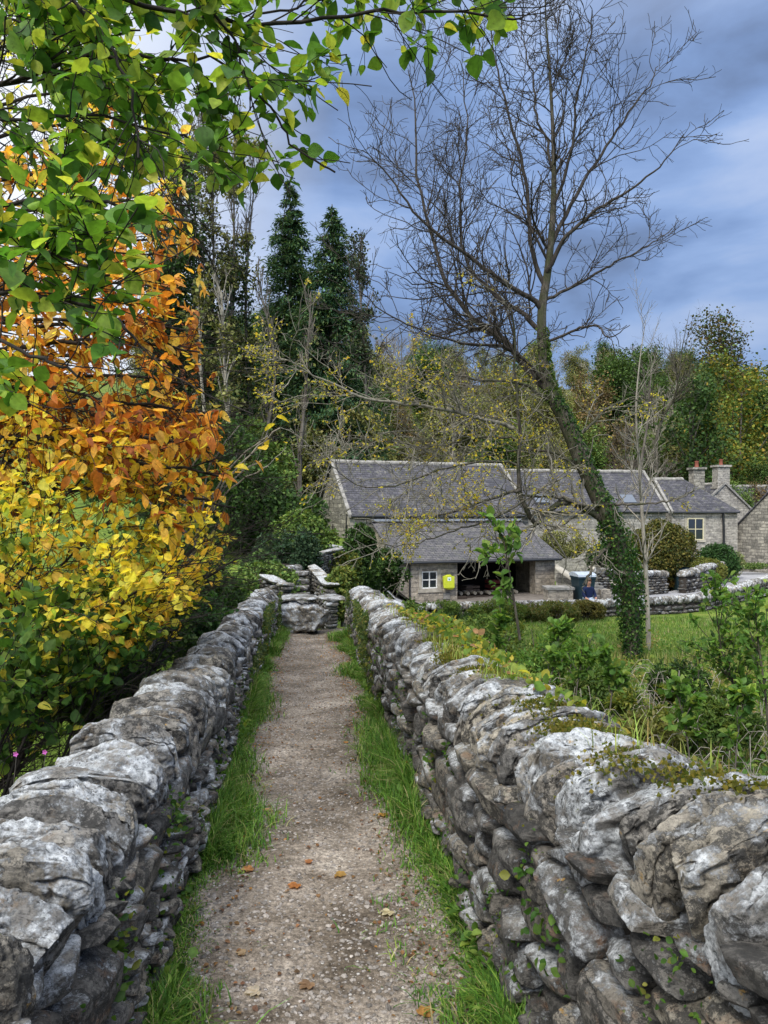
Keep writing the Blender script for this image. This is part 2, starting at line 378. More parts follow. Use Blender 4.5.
M = {}
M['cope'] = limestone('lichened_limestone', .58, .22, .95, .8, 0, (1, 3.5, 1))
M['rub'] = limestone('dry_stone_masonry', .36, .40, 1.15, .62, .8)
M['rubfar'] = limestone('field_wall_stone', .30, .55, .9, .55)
M['core'] = plain('wall_core_earth', (.035, .03, .025), .95, .1)
M['wallA'] = rubble_wall('cottage_stone')
M['wallB'] = rubble_wall('shed_stone', (.40, .35, .28), (.25, .22, .18), (.30, .27, .22), .42, .19)
M['wallC'] = rubble_wall('pale_stone', (.42, .39, .34), (.28, .26, .23), (.36, .34, .30), .34, .16)
M['slate'] = slate('roof_slate')
M['slate2'] = slate('roof_tile_mossy', (.085, .08, .085), (.07, .068, .07))
M['leaf'] = leafmat('broad_leaf', .52, .55, .25)
M['leaf_far'] = leafmat('distant_leaf', .22, .7, .15)
M['grassm'] = leafmat('grass_blade', .3, .6, .25)
M['bark_dark'] = bark('dark_bark', (.012, .010, .008), (.04, .034, .028))
M['bark_ash'] = bark('ash_bark', (.025, .021, .017), (.12, .105, .08), 16, (.045, .05, .022), .03)
M['bark_lich'] = bark('lichened_twig_bark', (.09, .082, .065), (.24, .22, .17), 8)
M['bark_twig'] = bark('twig_bark', (.022, .018, .015), (.065, .055, .045), 10)
M['bark_pale'] = bark('pale_bark', (.16, .14, .11), (.36, .33, .27), 12)
M['bark_far'] = bark('weathered_bark', (.06, .05, .042), (.18, .16, .13), 4)

# ------------------------------------------------------------------ terrain, river, road, path
def deck_z(y): return np.where(y < 3, 0, -.03 * (np.asarray(y, float) - 3))
def ground(X, Y):
    X = np.asarray(X, float); Y = np.asarray(Y, float)
    z = np.full(np.broadcast(X, Y).shape, -2.2)
    p = np.stack([X * .12, Y * .12, np.zeros_like(z)], -1).reshape(-1, 3)
    z = z + .12 * fbm(p, 3, 3).reshape(z.shape)
    # river channel running across under the bridge
    rv = sstep(9.0, 6.6, Y) * sstep(-9, -6, Y)
    z = z - 1.3 * rv
    # left bank terrace and rising ground
    w = sstep(1.2, -2.0, X) * sstep(9.3, 10.9, Y)
    terr = -.26 + np.clip(Y - 14.0, 0, 30) * .03 + np.clip(-5 - X, 0, 25) * .12 * sstep(11, 18, Y)
    z = z * (1 - w) + terr * w
    # bank of the near side
    nb = sstep(-1.5, -4.5, Y) * sstep(3.5, 1.5, np.abs(X)); z = z * (1 - nb) + (-.1) * nb
    # hillside
    hb = 54 - 8 * sstep(20, -30, X)
    h = np.clip(Y - hb, 0, 105) * .27 * (1 + .10 * np.sin(X * .035 + 1.0)) + np.clip(Y - hb - 105, 0, 1e3) * .03
    z = z + h
    return z
xs = np.concatenate([-np.geomspace(620, 14, 26), np.linspace(-13, 13, 92), np.geomspace(14, 620, 26)])
ys = np.concatenate([np.linspace(-60, -6, 16), np.linspace(-5, 14, 76), np.linspace(14.4, 60, 80), np.geomspace(61, 900, 46)])
GX, GY = np.meshgrid(xs, ys); GZ = ground(GX, GY)
mb = MB(); nx_, ny_ = len(xs), len(ys)
idx = np.arange(nx_ * ny_).reshape(ny_, nx_)
mb.add(np.stack([GX, GY, GZ], -1).reshape(-1, 3), np.stack([idx[:-1, :-1], idx[:-1, 1:], idx[1:, 1:], idx[1:, :-1]], -1).reshape(-1, 4))
def ground_mat():
    m, nt = new_mat('meadow_ground'); b = out_bsdf(nt, .95, .1); tcn = N(nt, 'ShaderNodeTexCoord'); P = tcn.outputs['Object']
    c = rmp(nt, noise(nt, P, .9, 8, .7), [(.35, (.06, .09, .018)), (.5, (.12, .19, .028)), (.62, (.19, .22, .045)), (.75, (.17, .13, .06))])
    sy = N(nt, 'ShaderNodeSeparateXYZ'); nt.links.new(P, sy.inputs[0]); hm = rmp(nt, mth(nt, 'DIVIDE', sy.outputs[1], 200.0), [(.24, 0.0), (.27, .85), (.46, .85), (.5, .3), (.66, .3), (.7, .85)]); c = mixc(nt, hm, c, rmp(nt, noise(nt, P, .35, 8, .75), [(.35, (.04, .045, .015)), (.6, (.10, .10, .035)), (.75, (.13, .10, .05))]))
    f = rmp(nt, noise(nt, P, 14, 4, .7), [(.3, (.45, .45, .45)), (.7, (1.35, 1.35, 1.3))])
    nt.links.new(mixc(nt, 1.0, c, f, 'MULTIPLY'), b.inputs['Base Color'])
    bp = N(nt, 'ShaderNodeBump', i_Strength=1.0, i_Distance=.08); nt.links.new(noise(nt, P, 8, 6, .7), bp.inputs['Height']); nt.links.new(bp.outputs[0], b.inputs['Normal'])
    return m
tag(mb.build('ground', ground_mat()), kind='structure')
mb = MB(); mb.quad((-60, -9, -2.95), (60, -9, -2.95), (60, 8.6, -2.95), (-60, 8.6, -2.95))
m_w, ntw = new_mat('river_water'); bw_ = out_bsdf(ntw, .08, .6); bw_.inputs['Base Color'].default_value = (.05, .065, .06, 1)
tw = N(ntw, 'ShaderNodeTexCoord'); bpw = N(ntw, 'ShaderNodeBump', i_Strength=.5, i_Distance=.05); ntw.links.new(noise(ntw, tw.outputs['Object'], 3, 4), bpw.inputs['Height']); ntw.links.new(bpw.outputs[0], bw_.inputs['Normal'])
tag(mb.build('river', m_w), kind='structure')

# wall tables: y, inner base u (before the lean of the path), outer u, crest z
SH = -0.1135
def XW(u, y): return u + SH * y
def interp(tab, y, k): 
    t = np.array(tab); return np.interp(y, t[:, 0], t[:, k])
RW = [(.55, 1.03, 1.58, 1.15), (.9, .88, 1.43, 1.10), (1.2, .78, 1.32, 1.05), (1.75, .69, 1.19, .985), (2.4, .655, 1.14, .91), (3.45, .665, 1.11, .83), (4.65, .68, 1.09, .76), (8.1, .70, 1.10, .62), (11.2, .72, 1.08, .50)]
LW = [(.55, -.60, -1.05, .90), (1.2, -.52, -.96, .86), (2.3, -.485, -.92, .785), (3.6, -.48, -.90, .69), (6.0, -.485, -.88, .56), (7.7, -.47, -.84, .51), (9.5, -.40, -.76, .48), (11.2, -.32, -.70, .46)]

# path
def path_mat():
    m, nt = new_mat('gravel_path'); b = out_bsdf(nt, .9, .2); tcn = N(nt, 'ShaderNodeTexCoord'); P = tcn.outputs['Object']
    c = rmp(nt, noise(nt, P, 2.0, 9, .72, .3), [(.36, (.085, .068, .05)), (.47, (.155, .128, .10)), (.56, (.235, .20, .163)), (.66, (.35, .31, .26))])
    g = rmp(nt, noise(nt, P, 55, 8, .82), [(.36, (.3, .29, .28)), (.5, (.95, .95, .95)), (.66, (1.9, 1.9, 1.9))])
    c = mixc(nt, 1.0, c, g, 'MULTIPLY')
    vo = N(nt, 'ShaderNodeTexVoronoi', i_Scale=46.0, i_Randomness=1.0); nt.links.new(P, vo.inputs['Vector'])
    sel = N(nt, 'ShaderNodeSeparateColor'); nt.links.new(vo.outputs['Color'], sel.inputs[0])
    ms_ = mth(nt, 'MULTIPLY', rmp(nt, vo.outputs['Distance'], [(.22, 1.0), (.36, 0.0)]), rmp(nt, sel.outputs[0], [(.6, 0.0), (.64, 1.0)]))
    sc_ = rmp(nt, sel.outputs[1], [(0, (.16, .14, .12)), (.5, (.34, .31, .29)), (1, (.5, .48, .45))])
    c = mixc(nt, ms_, c, sc_)
    nt.links.new(c, b.inputs['Base Color'])
    h = mth(nt, 'ADD', mth(nt, 'MULTIPLY', noise(nt, P, 60, 6, .7), .7), mth(nt, 'MULTIPLY', ms_, .6))
    bp = N(nt, 'ShaderNodeBump', i_Strength=1.0, i_Distance=.012); nt.links.new(h, bp.inputs['Height']); nt.links.new(bp.outputs[0], b.inputs['Normal'])
    return m
def path_z(X, Y):
    u = X - SH * Y; mid = .1
    return deck_z(Y) + .018 * fbm(np.stack([X * 2.2, Y * 2.2, X * 0], -1), 8, 4) - .035 * np.clip(1 - np.abs(u - mid) / .5, 0, 1)
yy = np.linspace(-3.0, 11.6, 420); uu = np.linspace(-.8, 1.0, 56)
U, Y = np.meshgrid(uu, yy); Xp = XW(U, Y); Zp = path_z(Xp.ravel(), Y.ravel()).reshape(U.shape) + .03
idx = np.arange(U.size).reshape(U.shape); mb = MB()
mb.add(np.stack([Xp, Y, Zp], -1).reshape(-1, 3), np.stack([idx[:-1, :-1], idx[:-1, 1:], idx[1:, 1:], idx[1:, :-1]], -1).reshape(-1, 4))
M['path'] = path_mat()
tag(mb.build('path', M['path']), kind='structure')

# pebbles pressed in the path
rs = RS(11)
ICO = np.array([(1, 0, 0), (-1, 0, 0), (0, 1, 0), (0, -1, 0), (0, 0, 1), (.6, .6, .45), (-.6, .6, .45), (-.6, -.6, .45), (.6, -.6, .45)], float)
ICT = np.array([(0, 5, 8), (5, 2, 6), (6, 1, 7), (7, 3, 8), (4, 5, 6), (4, 6, 7), (4, 7, 8), (4, 8, 5), (0, 2, 5), (2, 1, 6), (1, 3, 7), (3, 0, 8)])
n = 34000; py_ = 1.5 + 9.6 * rs.rand(n) ** 1.5; pu = rs.uniform(-.44, .62, n)
keep = (vnoise(np.stack([pu * 3, py_ * 3, pu * 0], -1), 5) + rs.uniform(-.8, .8, n)) > -.25; py_ = py_[keep]; pu = pu[keep]; n = len(pu)
X = XW(pu, py_); sz = .0026 + .012 * rs.rand(n) ** 3.6; Zc = path_z(X, py_) + .03
th = rs.uniform(0, 6.28, n); asp = rs.uniform(.5, 1, n)
jit = 1 + rs.uniform(-.25, .25, (n, 9, 3))
V = ICO[None] * jit * sz[:, None, None] * np.stack([np.ones(n), asp, rs.uniform(.35, .7, n)], -1)[:, None]
cx, sx = np.cos(th)[:, None], np.sin(th)[:, None]
V = np.stack([V[:, :, 0] * cx - V[:, :, 1] * sx, V[:, :, 0] * sx + V[:, :, 1] * cx, V[:, :, 2]], -1) + np.stack([X, py_, Zc], -1)[:, None]
T = (ICT[None] + (np.arange(n) * 9)[:, None, None]).reshape(-1, 3)
g = rs.uniform(.09, .32, n) * np.where(rs.rand(n) < .06, 1.3, 1); col = np.stack([g * 1.0, g * .90, g * .80], -1)
mb = MB(); mb.add(V.reshape(-1, 3), t=T, col=np.repeat(col, 9, 0))
def vcol_mat(name, rough=.85):
    m, nt = new_mat(name); b = out_bsdf(nt, rough, .25); a = N(nt, 'ShaderNodeAttribute', attribute_name='col'); tcn = N(nt, 'ShaderNodeTexCoord')
    f = rmp(nt, noise(nt, tcn.outputs['Object'], 90, 4), [(.3, (.7, .7, .7)), (.7, (1.25, 1.25, 1.25))])
    nt.links.new(mixc(nt, 1.0, a.outputs[0], f, 'MULTIPLY'), b.inputs['Base Color']); return m
M['vcol'] = vcol_mat('pebble_stone')
tag(mb.build('gravel', M['vcol'], smooth=False), 'loose pale gravel trodden into the bridge path', 'gravel', kind='stuff')

# ------------------------------------------------------------------ bridge and its parapets
br = empty('stone_bridge', (0, 0, 0)); tag(br, 'old narrow stone packhorse bridge carrying the gravel path', 'bridge')
m_ = MB()
def deckbody(y0, y1, dz):
    yv = np.linspace(y0, y1, 40); a = MB
    for ya, yb in zip(yv[:-1], yv[1:]):
        la, lb = XW(interp(LW, max(ya, .55), 2) - .02, ya), XW(interp(LW, max(yb, .55), 2) - .02, yb)
        ra, rb = XW(interp(RW, max(ya, .55), 2) + .02, ya), XW(interp(RW, max(yb, .55), 2) + .02, yb)
        arch = lambda y: -3.4 + 2.55 * math.sqrt(max(0, 1 - ((y - 3.2) / 3.4) ** 2))
        za, zb = arch(ya), arch(yb); ta, tb = float(deck_z(ya)) - .06, float(deck_z(yb)) - .06
        v = [(la, ya, za), (ra, ya, za), (rb, yb, zb), (lb, yb, zb), (la, ya, ta), (ra, ya, ta), (rb, yb, tb), (lb, yb, tb)]
        m_.add(v, [(0, 3, 2, 1), (4, 5, 6, 7), (1, 2, 6, 5), (3, 0, 4, 7)])
    return
deckbody(-3.0, 11.2, 0)
m_.build('spandrel', M['wallA'], br, smooth=False, uv=True)

def parapet(side, tab, label, n_seed):
    root = empty('parapet_wall', (0, 0, 0)); tag(root, label, 'wall')
    rs = RS(n_seed); sg = 1 if side == 'r' else -1
    # dark core
    core = MB(); ysr = np.linspace(-.4, 11.15, 60)
    for a, b in zip(ysr[:-1], ysr[1:]):
        r = []
        for y in (a, b):
            yc = max(y, .55); ui, uo, cz = interp(tab, yc, 1) + sg * .085, interp(tab, yc, 2) - sg * .06, interp(tab, yc, 3)
            r.append((XW(ui, y), XW(uo, y), cz - .13, float(deck_z(y)) - .15, y))
        (i0, o0, t0, b0, y0), (i1, o1, t1, b1, y1) = r
        core.add([(i0, y0, b0), (i1, y1, b1), (i1, y1, t1), (i0, y0, t0), (o0, y0, b0), (o1, y1, b1), (o1, y1, t1), (o0, y0, t0)], [(0, 1, 2, 3), (4, 7, 6, 5), (3, 2, 6, 7)])
    core.build('hearting', M['core'], root)
    # rubble masonry on both faces
    rub = MB(); sd_ = n_seed * 1000
    for face in ('in', 'out'):
        z = -.06; ci = 0
        while z < 1.0:
            h = rs.choice([.035, .05, .07, .10, .14], p=[.12, .24, .3, .22, .12]) * (1.0 if face == 'in' else 1.2)
            y = .35 + rs.uniform(0, .1) if face == 'in' else .5
            while y < 11.2:
                l = h * rs.uniform(1.5, 4.6) if rs.rand() < .85 else h * .9
                l = min(max(l, .055), .38)
                yc = y + l / 2; tl = interp(tab, max(yc, .55), 3) - .205
                base = float(deck_z(yc)); zc = base + z + h / 2 + .02 * math.sin(yc * 1.7 + ci) + rs.uniform(-.008, .008)
                hh = h
                if zc + h / 2 > tl + .02: 
                    if zc - h / 2 > tl - .02: y += l; continue
                    hh = max(.035, tl + .03 - (zc - h / 2)); zc = zc - h / 2 + hh / 2
                u = (interp(tab, max(yc, .55), 1) + sg * .07) if face == 'in' else (interp(tab, max(yc, .55), 2) - sg * .06)
                slope = (interp(tab, max(yc + .2, .55), 1) - interp(tab, max(yc - .2, .55), 1)) / .4 + SH
                dist = max(yc, .5); ny = 22 if dist < 1.9 and face == 'in' else 12 if dist < 3.0 and face == 'in' else 6 if dist < 5 else 4
                tilt = rs.normal(0, .12); yw = math.atan(slope) + rs.normal(0, .05)
                cy, sy_ = math.cos(yw), math.sin(yw); ct, st = math.cos(tilt), math.sin(tilt)
                ax = np.array([[cy, -sy_, 0], [sy_ * ct, cy * ct, st], [-sy_ * st, -cy * st, ct]])
                stone(rub, (XW(u, yc) + rs.uniform(-.02, .02), yc, zc), (.085 + rs.uniform(-.01, .03), l / 2 * .95, hh / 2 * .95), ax, ny, rs.uniform(6, 12), rs.uniform(.14, .26), sd_)
                sd_ += 1; y += l + rs.uniform(.0, .008)
            z += h + .004; ci += 1
    rub.build('masonry', M['rub'], root)
    # upright rounded coping stones, each its own part
    y = .42; k = 0
    while y < 11.15:
        near = y < 3.2
        t = rs.uniform(.075, .15) if side == 'r' else rs.uniform(.09, .18)
        if y > 4: t = rs.uniform(.11, .17)
        if k > 96: break
        yc = y + t / 2; ui, uo, cz = (interp(tab, max(yc, .55), j) for j in (1, 2, 3))
        hgt = .25 + rs.uniform(-.02, .035); top = cz + rs.normal(0, .022)
        um = (ui + uo) / 2; wid = abs(uo - ui) / 2 + .008 + rs.uniform(-.025, .02)
        slope = (interp(tab, max(yc + .2, .55), 1) - interp(tab, max(yc - .2, .55), 1)) / .4 + SH
        lean = rs.normal(.26, .10); yw = math.atan(slope) + rs.normal(0, .07)
        cy, sy_ = math.cos(yw), math.sin(yw); ct, st = math.cos(lean), math.sin(lean)
        ax = np.array([[cy, -sy_, 0], [sy_ * ct, cy * ct, st], [-sy_ * st, -cy * st, ct]])
        ny = 48 if yc < 2.0 else 34 if yc < 3.2 else 20 if yc < 5 else 9
        sb = MB(); V, Q = cube_tmpl(ny)
        # D-shaped profile: flat foot, domed back
        v = np.sign(V) * np.abs(V) ** 1.1
        e = 9.0; r = (np.abs(v) ** e).sum(1) ** (1 / e); p = v / r[:, None]
        dome = np.where(p[:, 2] > -.2, 1.0, 1.0); xx = p[:, 0]
        p[:, 2] = np.where(p[:, 2] > 0, p[:, 2] * np.sqrt(np.clip(1 - (np.abs(xx) ** 2.2) * .80, .05, 1)), p[:, 2])
        p[:, 1] *= 1 - .12 * (p[:, 2] > 0) * p[:, 2]
        r2 = RS(sd_); shx = r2.uniform(-.10, .10, (3, 3)); np.fill_diagonal(shx, 0); p = p @ (np.eye(3) + shx)
        for _ in range(30):
            pn = norm_(r2.normal(size=3) * (1, .6, 1)); sup = float((p @ pn).max()); cut = np.clip(p @ pn - sup * r2.uniform(.78, .985), 0, None); p = p - cut[:, None] * pn
        half = np.array([wid, t / 2 * r2.uniform(.93, .99), hgt / 2 * 1.15]); vv = p * half; o = r2.uniform(0, 99, 3)
        nrm = p / half; nrm /= np.linalg.norm(nrm, axis=1, keepdims=True)
        d_ = fbm(vv / .11 + o, sd_, 3) * .008 + fbm(vv * np.array([1, 1.8, 1]) / .030 + o + 7, sd_ + 1, 5, .6) * .0052 + np.where(np.abs(p[:, 1]) > .8, .003, 0)
        rg = 1 - np.abs(fbm(vv * np.array([1, 2.2, 1]) / .11 + o + 3, sd_ + 2, 3, .5)); d_ -= np.clip(rg - .86, 0, 1) * .13
        vv = vv + nrm * d_[:, None]
        vv = vv @ ax + np.array([XW(um, yc), yc, top - hgt / 2 * 1.1])
        sb.add(vv, Q, col=(r2.uniform(.15, 1), r2.uniform(0, 1), r2.uniform(.2, 1)))
        sb.build('coping_stone', M['cope'], root)
        sd_ += 1; y += t * (1.05 if side == 'r' else 1.10); k += 1
    return root
PR = parapet('r', RW, 'long dry stone parapet on the right of the path with moss and weeds on its coping', 5)
PL = parapet('l', LW, 'long dry stone parapet on the left of the path below the yellow autumn leaves', 9)

# ------------------------------------------------------------------ leaves and branches
def norm(v): return v / (np.linalg.norm(v, axis=-1, keepdims=True) + 1e-9)
LEAF = np.array([(0, 0, 0), (.26, .22, .05), (.36, .5, .08), (.24, .8, .05), (0, 1.02, -.06), (-.24, .8, .05), (-.36, .5, .08), (-.26, .22, .05), (0, .5, 0)], float)
LQ = np.array([(0, 1, 2, 8), (8, 2, 3, 4), (0, 8, 6, 7), (8, 4, 5, 6)])
_lt = np.array([0, .08, .22, .4, .58, .76, .9, 1.0]); _lw = np.array([.015, .17, .32, .39, .36, .25, .11, .005])
LEAF2 = np.array([(sx * w_, t_, .10 * abs(sx) * w_ - .10 * t_ * t_ + (.02 if (i_ % 2) and sx else 0)) for i_, (t_, w_) in enumerate(zip(_lt, _lw)) for sx in (-1, 0, 1)])
LQ2 = np.array([(3 * i + j, 3 * i + j + 1, 3 * i + j + 4, 3 * i + j + 3) for i in range(7) for j in range(2)])
QUAD = np.array([(0, 0, 0), (.4, .5, .05), (0, 1, 0), (-.4, .5, .05)], float); QQ = np.array([(0, 1, 2, 3)])
NARR = LEAF * np.array([.55, 1, 1])
def add_leaves(mb, P, D, Up, size, cols, tmpl=None, quads=None, curl=.0, rs=None):
    """P base points, D pointing direction, Up rough normal, size (N,), cols (N,3)"""
    tmpl = LEAF if tmpl is None else tmpl; quads = LQ if quads is None else quads
    D = norm(D); Xv = norm(np.cross(D, Up)); Zv = np.cross(Xv, D)
    t = tmpl[None].repeat(len(P), 0).copy()
    if curl and rs is not None:
        c = rs.uniform(-curl, curl, len(P))[:, None]; t[:, :, 2] += c * t[:, :, 1] ** 2
        f = rs.uniform(.2, 1.6, len(P))[:, None]; t[:, :, 2] += .25 * f * np.abs(t[:, :, 0])
        t[:, :, 0] *= rs.uniform(.75, 1.25, len(P))[:, None]
    V = P[:, None] + size[:, None, None] * (t[:, :, :1] * Xv[:, None] + t[:, :, 1:2] * D[:, None] + t[:, :, 2:] * Zv[:, None])
    k = len(tmpl); F = (quads[None] + (np.arange(len(P)) * k)[:, None, None]).reshape(-1, 4)
    mb.add(V.reshape(-1, 3), F, col=np.repeat(cols, k, 0))
def pick(rs, pal, n, jit=.25):
    pal = np.array(pal, float); w = pal[:, 3] if pal.shape[1] == 4 else np.ones(len(pal)); i = rs.choice(len(pal), n, p=w / w.sum())
    return np.clip(pal[i, :3] * (1 + rs.uniform(-jit, jit, (n, 1))) * (1 + rs.uniform(-.08, .08, (n, 3))), 0, .9)
def smooth_line(pts, m):
    pts = np.array(pts, float); t = np.linspace(0, len(pts) - 1, m)
    # Catmull-Rom
    out = []
    for x in t:
        i = min(int(x), len(pts) - 2); f = x - i
        p0, p1, p2, p3 = pts[max(i - 1, 0)], pts[i], pts[i + 1], pts[min(i + 2, len(pts) - 1)]
        out.append(.5 * ((2 * p1) + (-p0 + p2) * f + (2 * p0 - 5 * p1 + 4 * p2 - p3) * f * f + (-p0 + 3 * p1 - 3 * p2 + p3) * f ** 3))
    return np.array(out)
def spawn(rs, P, R, per_m, ang, lfac, lmin, lmax, up=.15, m=6, wig=.12, t0=.1, rfac=.6, side=None, taper=.35):
    """children of branches P(N,m,3): returns P', R' ; number proportional to length"""
    N_, mm, _ = P.shape
    seg = np.linalg.norm(np.diff(P, axis=1), axis=2).sum(1)
    cnt = rs.poisson(seg * per_m); bi = np.repeat(np.arange(N_), cnt); n = len(bi)
    if n == 0: return np.zeros((0, m, 3)), np.zeros((0, m))
    t = t0 + (1 - t0) * rs.rand(n); x = t * (mm - 1); i = np.minimum(x.astype(int), mm - 2); f = (x - i)[:, None]
    p = P[bi, i] * (1 - f) + P[bi, i + 1] * f; T = norm(P[bi, i + 1] - P[bi, i]); r = R[bi, i] * (1 - f[:, 0]) + R[bi, i + 1] * f[:, 0]
    rv = norm(rs.normal(size=(n, 3)) * (np.array(side) if side is not None else 1)); pr = norm(rv - (rv * T).sum(1, keepdims=True) * T)
    a = ang * rs.uniform(.7, 1.25, n)[:, None]; D = norm(np.cos(a) * T + np.sin(a) * pr + np.array([0, 0, up]))
    ln = np.clip(seg[bi] * lfac * rs.uniform(.5, 1.2, n) * (1.15 - .6 * t), lmin, lmax)
    Q = np.zeros((n, m, 3)); Q[:, 0] = p; d = D
    for k in range(1, m):
        d = norm(d + rs.normal(0, wig, (n, 3)) + np.array([0, 0, up * .5])); Q[:, k] = Q[:, k - 1] + d * (ln / (m - 1))[:, None]
    rr = np.minimum(r * rfac, .5 * r + .01); RR = rr[:, None] * np.linspace(1, taper, m)[None]
    return Q, RR
def leaves_on(mb, rs, P, per, size, pal, droop=.2, tmpl=None, quads=None, jit=.25, curl=.3, t0=.15, szj=.35, up=(0, 0, 1.0), upj=.6):
    """leaves along twigs"""
    n0, m, _ = P.shape
    if n0 == 0: return
    bi = np.repeat(np.arange(n0), per); n = len(bi); t = t0 + (1 - t0) * rs.rand(n); x = t * (m - 1); i = np.minimum(x.astype(int), m - 2); f = (x - i)[:, None]
    p = P[bi, i] * (1 - f) + P[bi, i + 1] * f; T = norm(P[bi, i + 1] - P[bi, i])
    D = norm(T * .6 + rs.normal(0, .6, (n, 3)) + np.array([0, 0, -droop])); Up = norm(np.array(up) + rs.normal(0, upj, (n, 3)))
    cols = pick(rs, pal, n, jit) if not callable(pal) else pal(rs, p)
    add_leaves(mb, p, D, Up, size * rs.uniform(1 - szj, 1 + szj, n), cols, tmpl, quads, curl, rs)
def stack_limbs(rs, limbs, m=24, r0=.03, r1=.006):
    P = np.array([smooth_line(l, m) for l in limbs]); R = np.array([np.linspace(r0, r1, m)] * len(limbs)); return P, R

# clump of leaves in an ellipsoid with gaps
def cloud_pts(rs, n, c, r, thr=-.1, freq=1.4, shell=.35, seed=0, flat=False):
    out = []; tot = 0; c = np.array(c, float); r = np.array(r, float)
    for _ in range(40):
        v = norm(rs.normal(size=(n * 2, 3))) * (rs.rand(n * 2, 1) ** shell)
        p = v * r; q = fbm(p * freq + seed * 3.1, seed, 3)
        edge = np.linalg.norm(v, axis=1) + .25 * vnoise(v * 2.6 + seed, seed + 4)
        k = (q > thr) & (edge < 1.02)
        if flat: k &= v[:, 2] > -.55
        out.append(np.hstack([p[k] + c, v[k]])); tot += k.sum()
        if tot >= n: break
    o = np.concatenate(out)[:n]; return o[:, :3], o[:, 3:]
G_DARK = [(.03, .06, .018, 3), (.05, .10, .024, 3), (.09, .15, .035, 1)]
G_MID = [(.07, .125, .028, 3), (.12, .19, .042, 3), (.2, .26, .06, 1)]
G_OLIVE = [(.12, .13, .04, 3), (.19, .20, .06, 3), (.27, .25, .09, 1)]
G_YEL = [(.17, .20, .04, 3), (.30, .28, .06, 1.5), (.13, .17, .035, 2)]
G_RUST = [(.14, .10, .045, 3), (.20, .14, .06, 2), (.12, .11, .04, 2)]
def bush(name, label, cat, x, y, z, rx, ry, rz, n, size, pal, seed, group=None, stem=True, thr=-.15, mat='leaf_far', freq=None, tmpl=None, quads=None):
    rs = RS(seed); root = empty(name, (x, y, z)); tag(root, label, cat, group)
    p, v = cloud_pts(rs, n, (0, 0, rz * .85), (rx, ry, rz), thr, freq or 1.6 / max(rx, .3), .3, seed)
    p[:, 2] = np.maximum(p[:, 2], .02)
    mb = MB(); D = norm(v * .5 + rs.normal(0, .6, (len(p), 3))); Up = norm(v + rs.normal(0, .5, (len(p), 3)) + (0, 0, .6))
    add_leaves(mb, p, D, Up, size * rs.uniform(.6, 1.3, len(p)), pick(rs, pal, len(p), .3), QUAD if tmpl is None else tmpl, QQ if quads is None else quads, .2, rs)
    mb.build('foliage', M[mat], root)
    if stem:
        sb = MB(); k = 7; e = cloud_pts(rs, k, (0, 0, rz), (rx * .8, ry * .8, rz * .8), -9)[0]
        P = np.stack([np.stack([np.array([rs.uniform(-.1, .1) * rx, rs.uniform(-.1, .1), -.15]) * (1 - t) + q * t + np.array([0, 0, .2 * rz * math.sin(t * 3)]) for t in np.linspace(0, 1, 6)]) for q in e])
        sb.tubes(P, np.tile(np.linspace(.03, .008, 6), (len(P), 1)) * max(.4, rz), 5); sb.build('stem', M['bark_far'], root)
    return root

# ------------------------------------------------------------------ buildings
M['frame_w'] = plain('white_paint', (.72, .72, .68), .5, .4)
M['frame_c'] = plain('cream_paint', (.62, .56, .36), .5, .4)
M['glass'] = plain('window_glass', (.02, .025, .03), .08, .8, var=.05)
M['skyglass'] = plain('roof_light_glass', (.08, .10, .13), .25, .5, var=.05)
M['stone_trim'] = plain('dressed_stone', (.36, .33, .27), .9, .2, var=.3, sc=5)
M['trim_dark'] = plain('weathered_coping', (.22, .21, .19), .9, .2, var=.45, sc=6)
M['gutter'] = plain('black_gutter', (.015, .016, .018), .4, .5)
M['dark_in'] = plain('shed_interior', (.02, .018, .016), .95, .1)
M['terra'] = plain('terracotta', (.22, .075, .05), .9, .2)
M['lead'] = plain('lead_flashing', (.25, .27, .30), .5, .4)
M['timber'] = plain('old_timber', (.05, .038, .03), .9, .2)

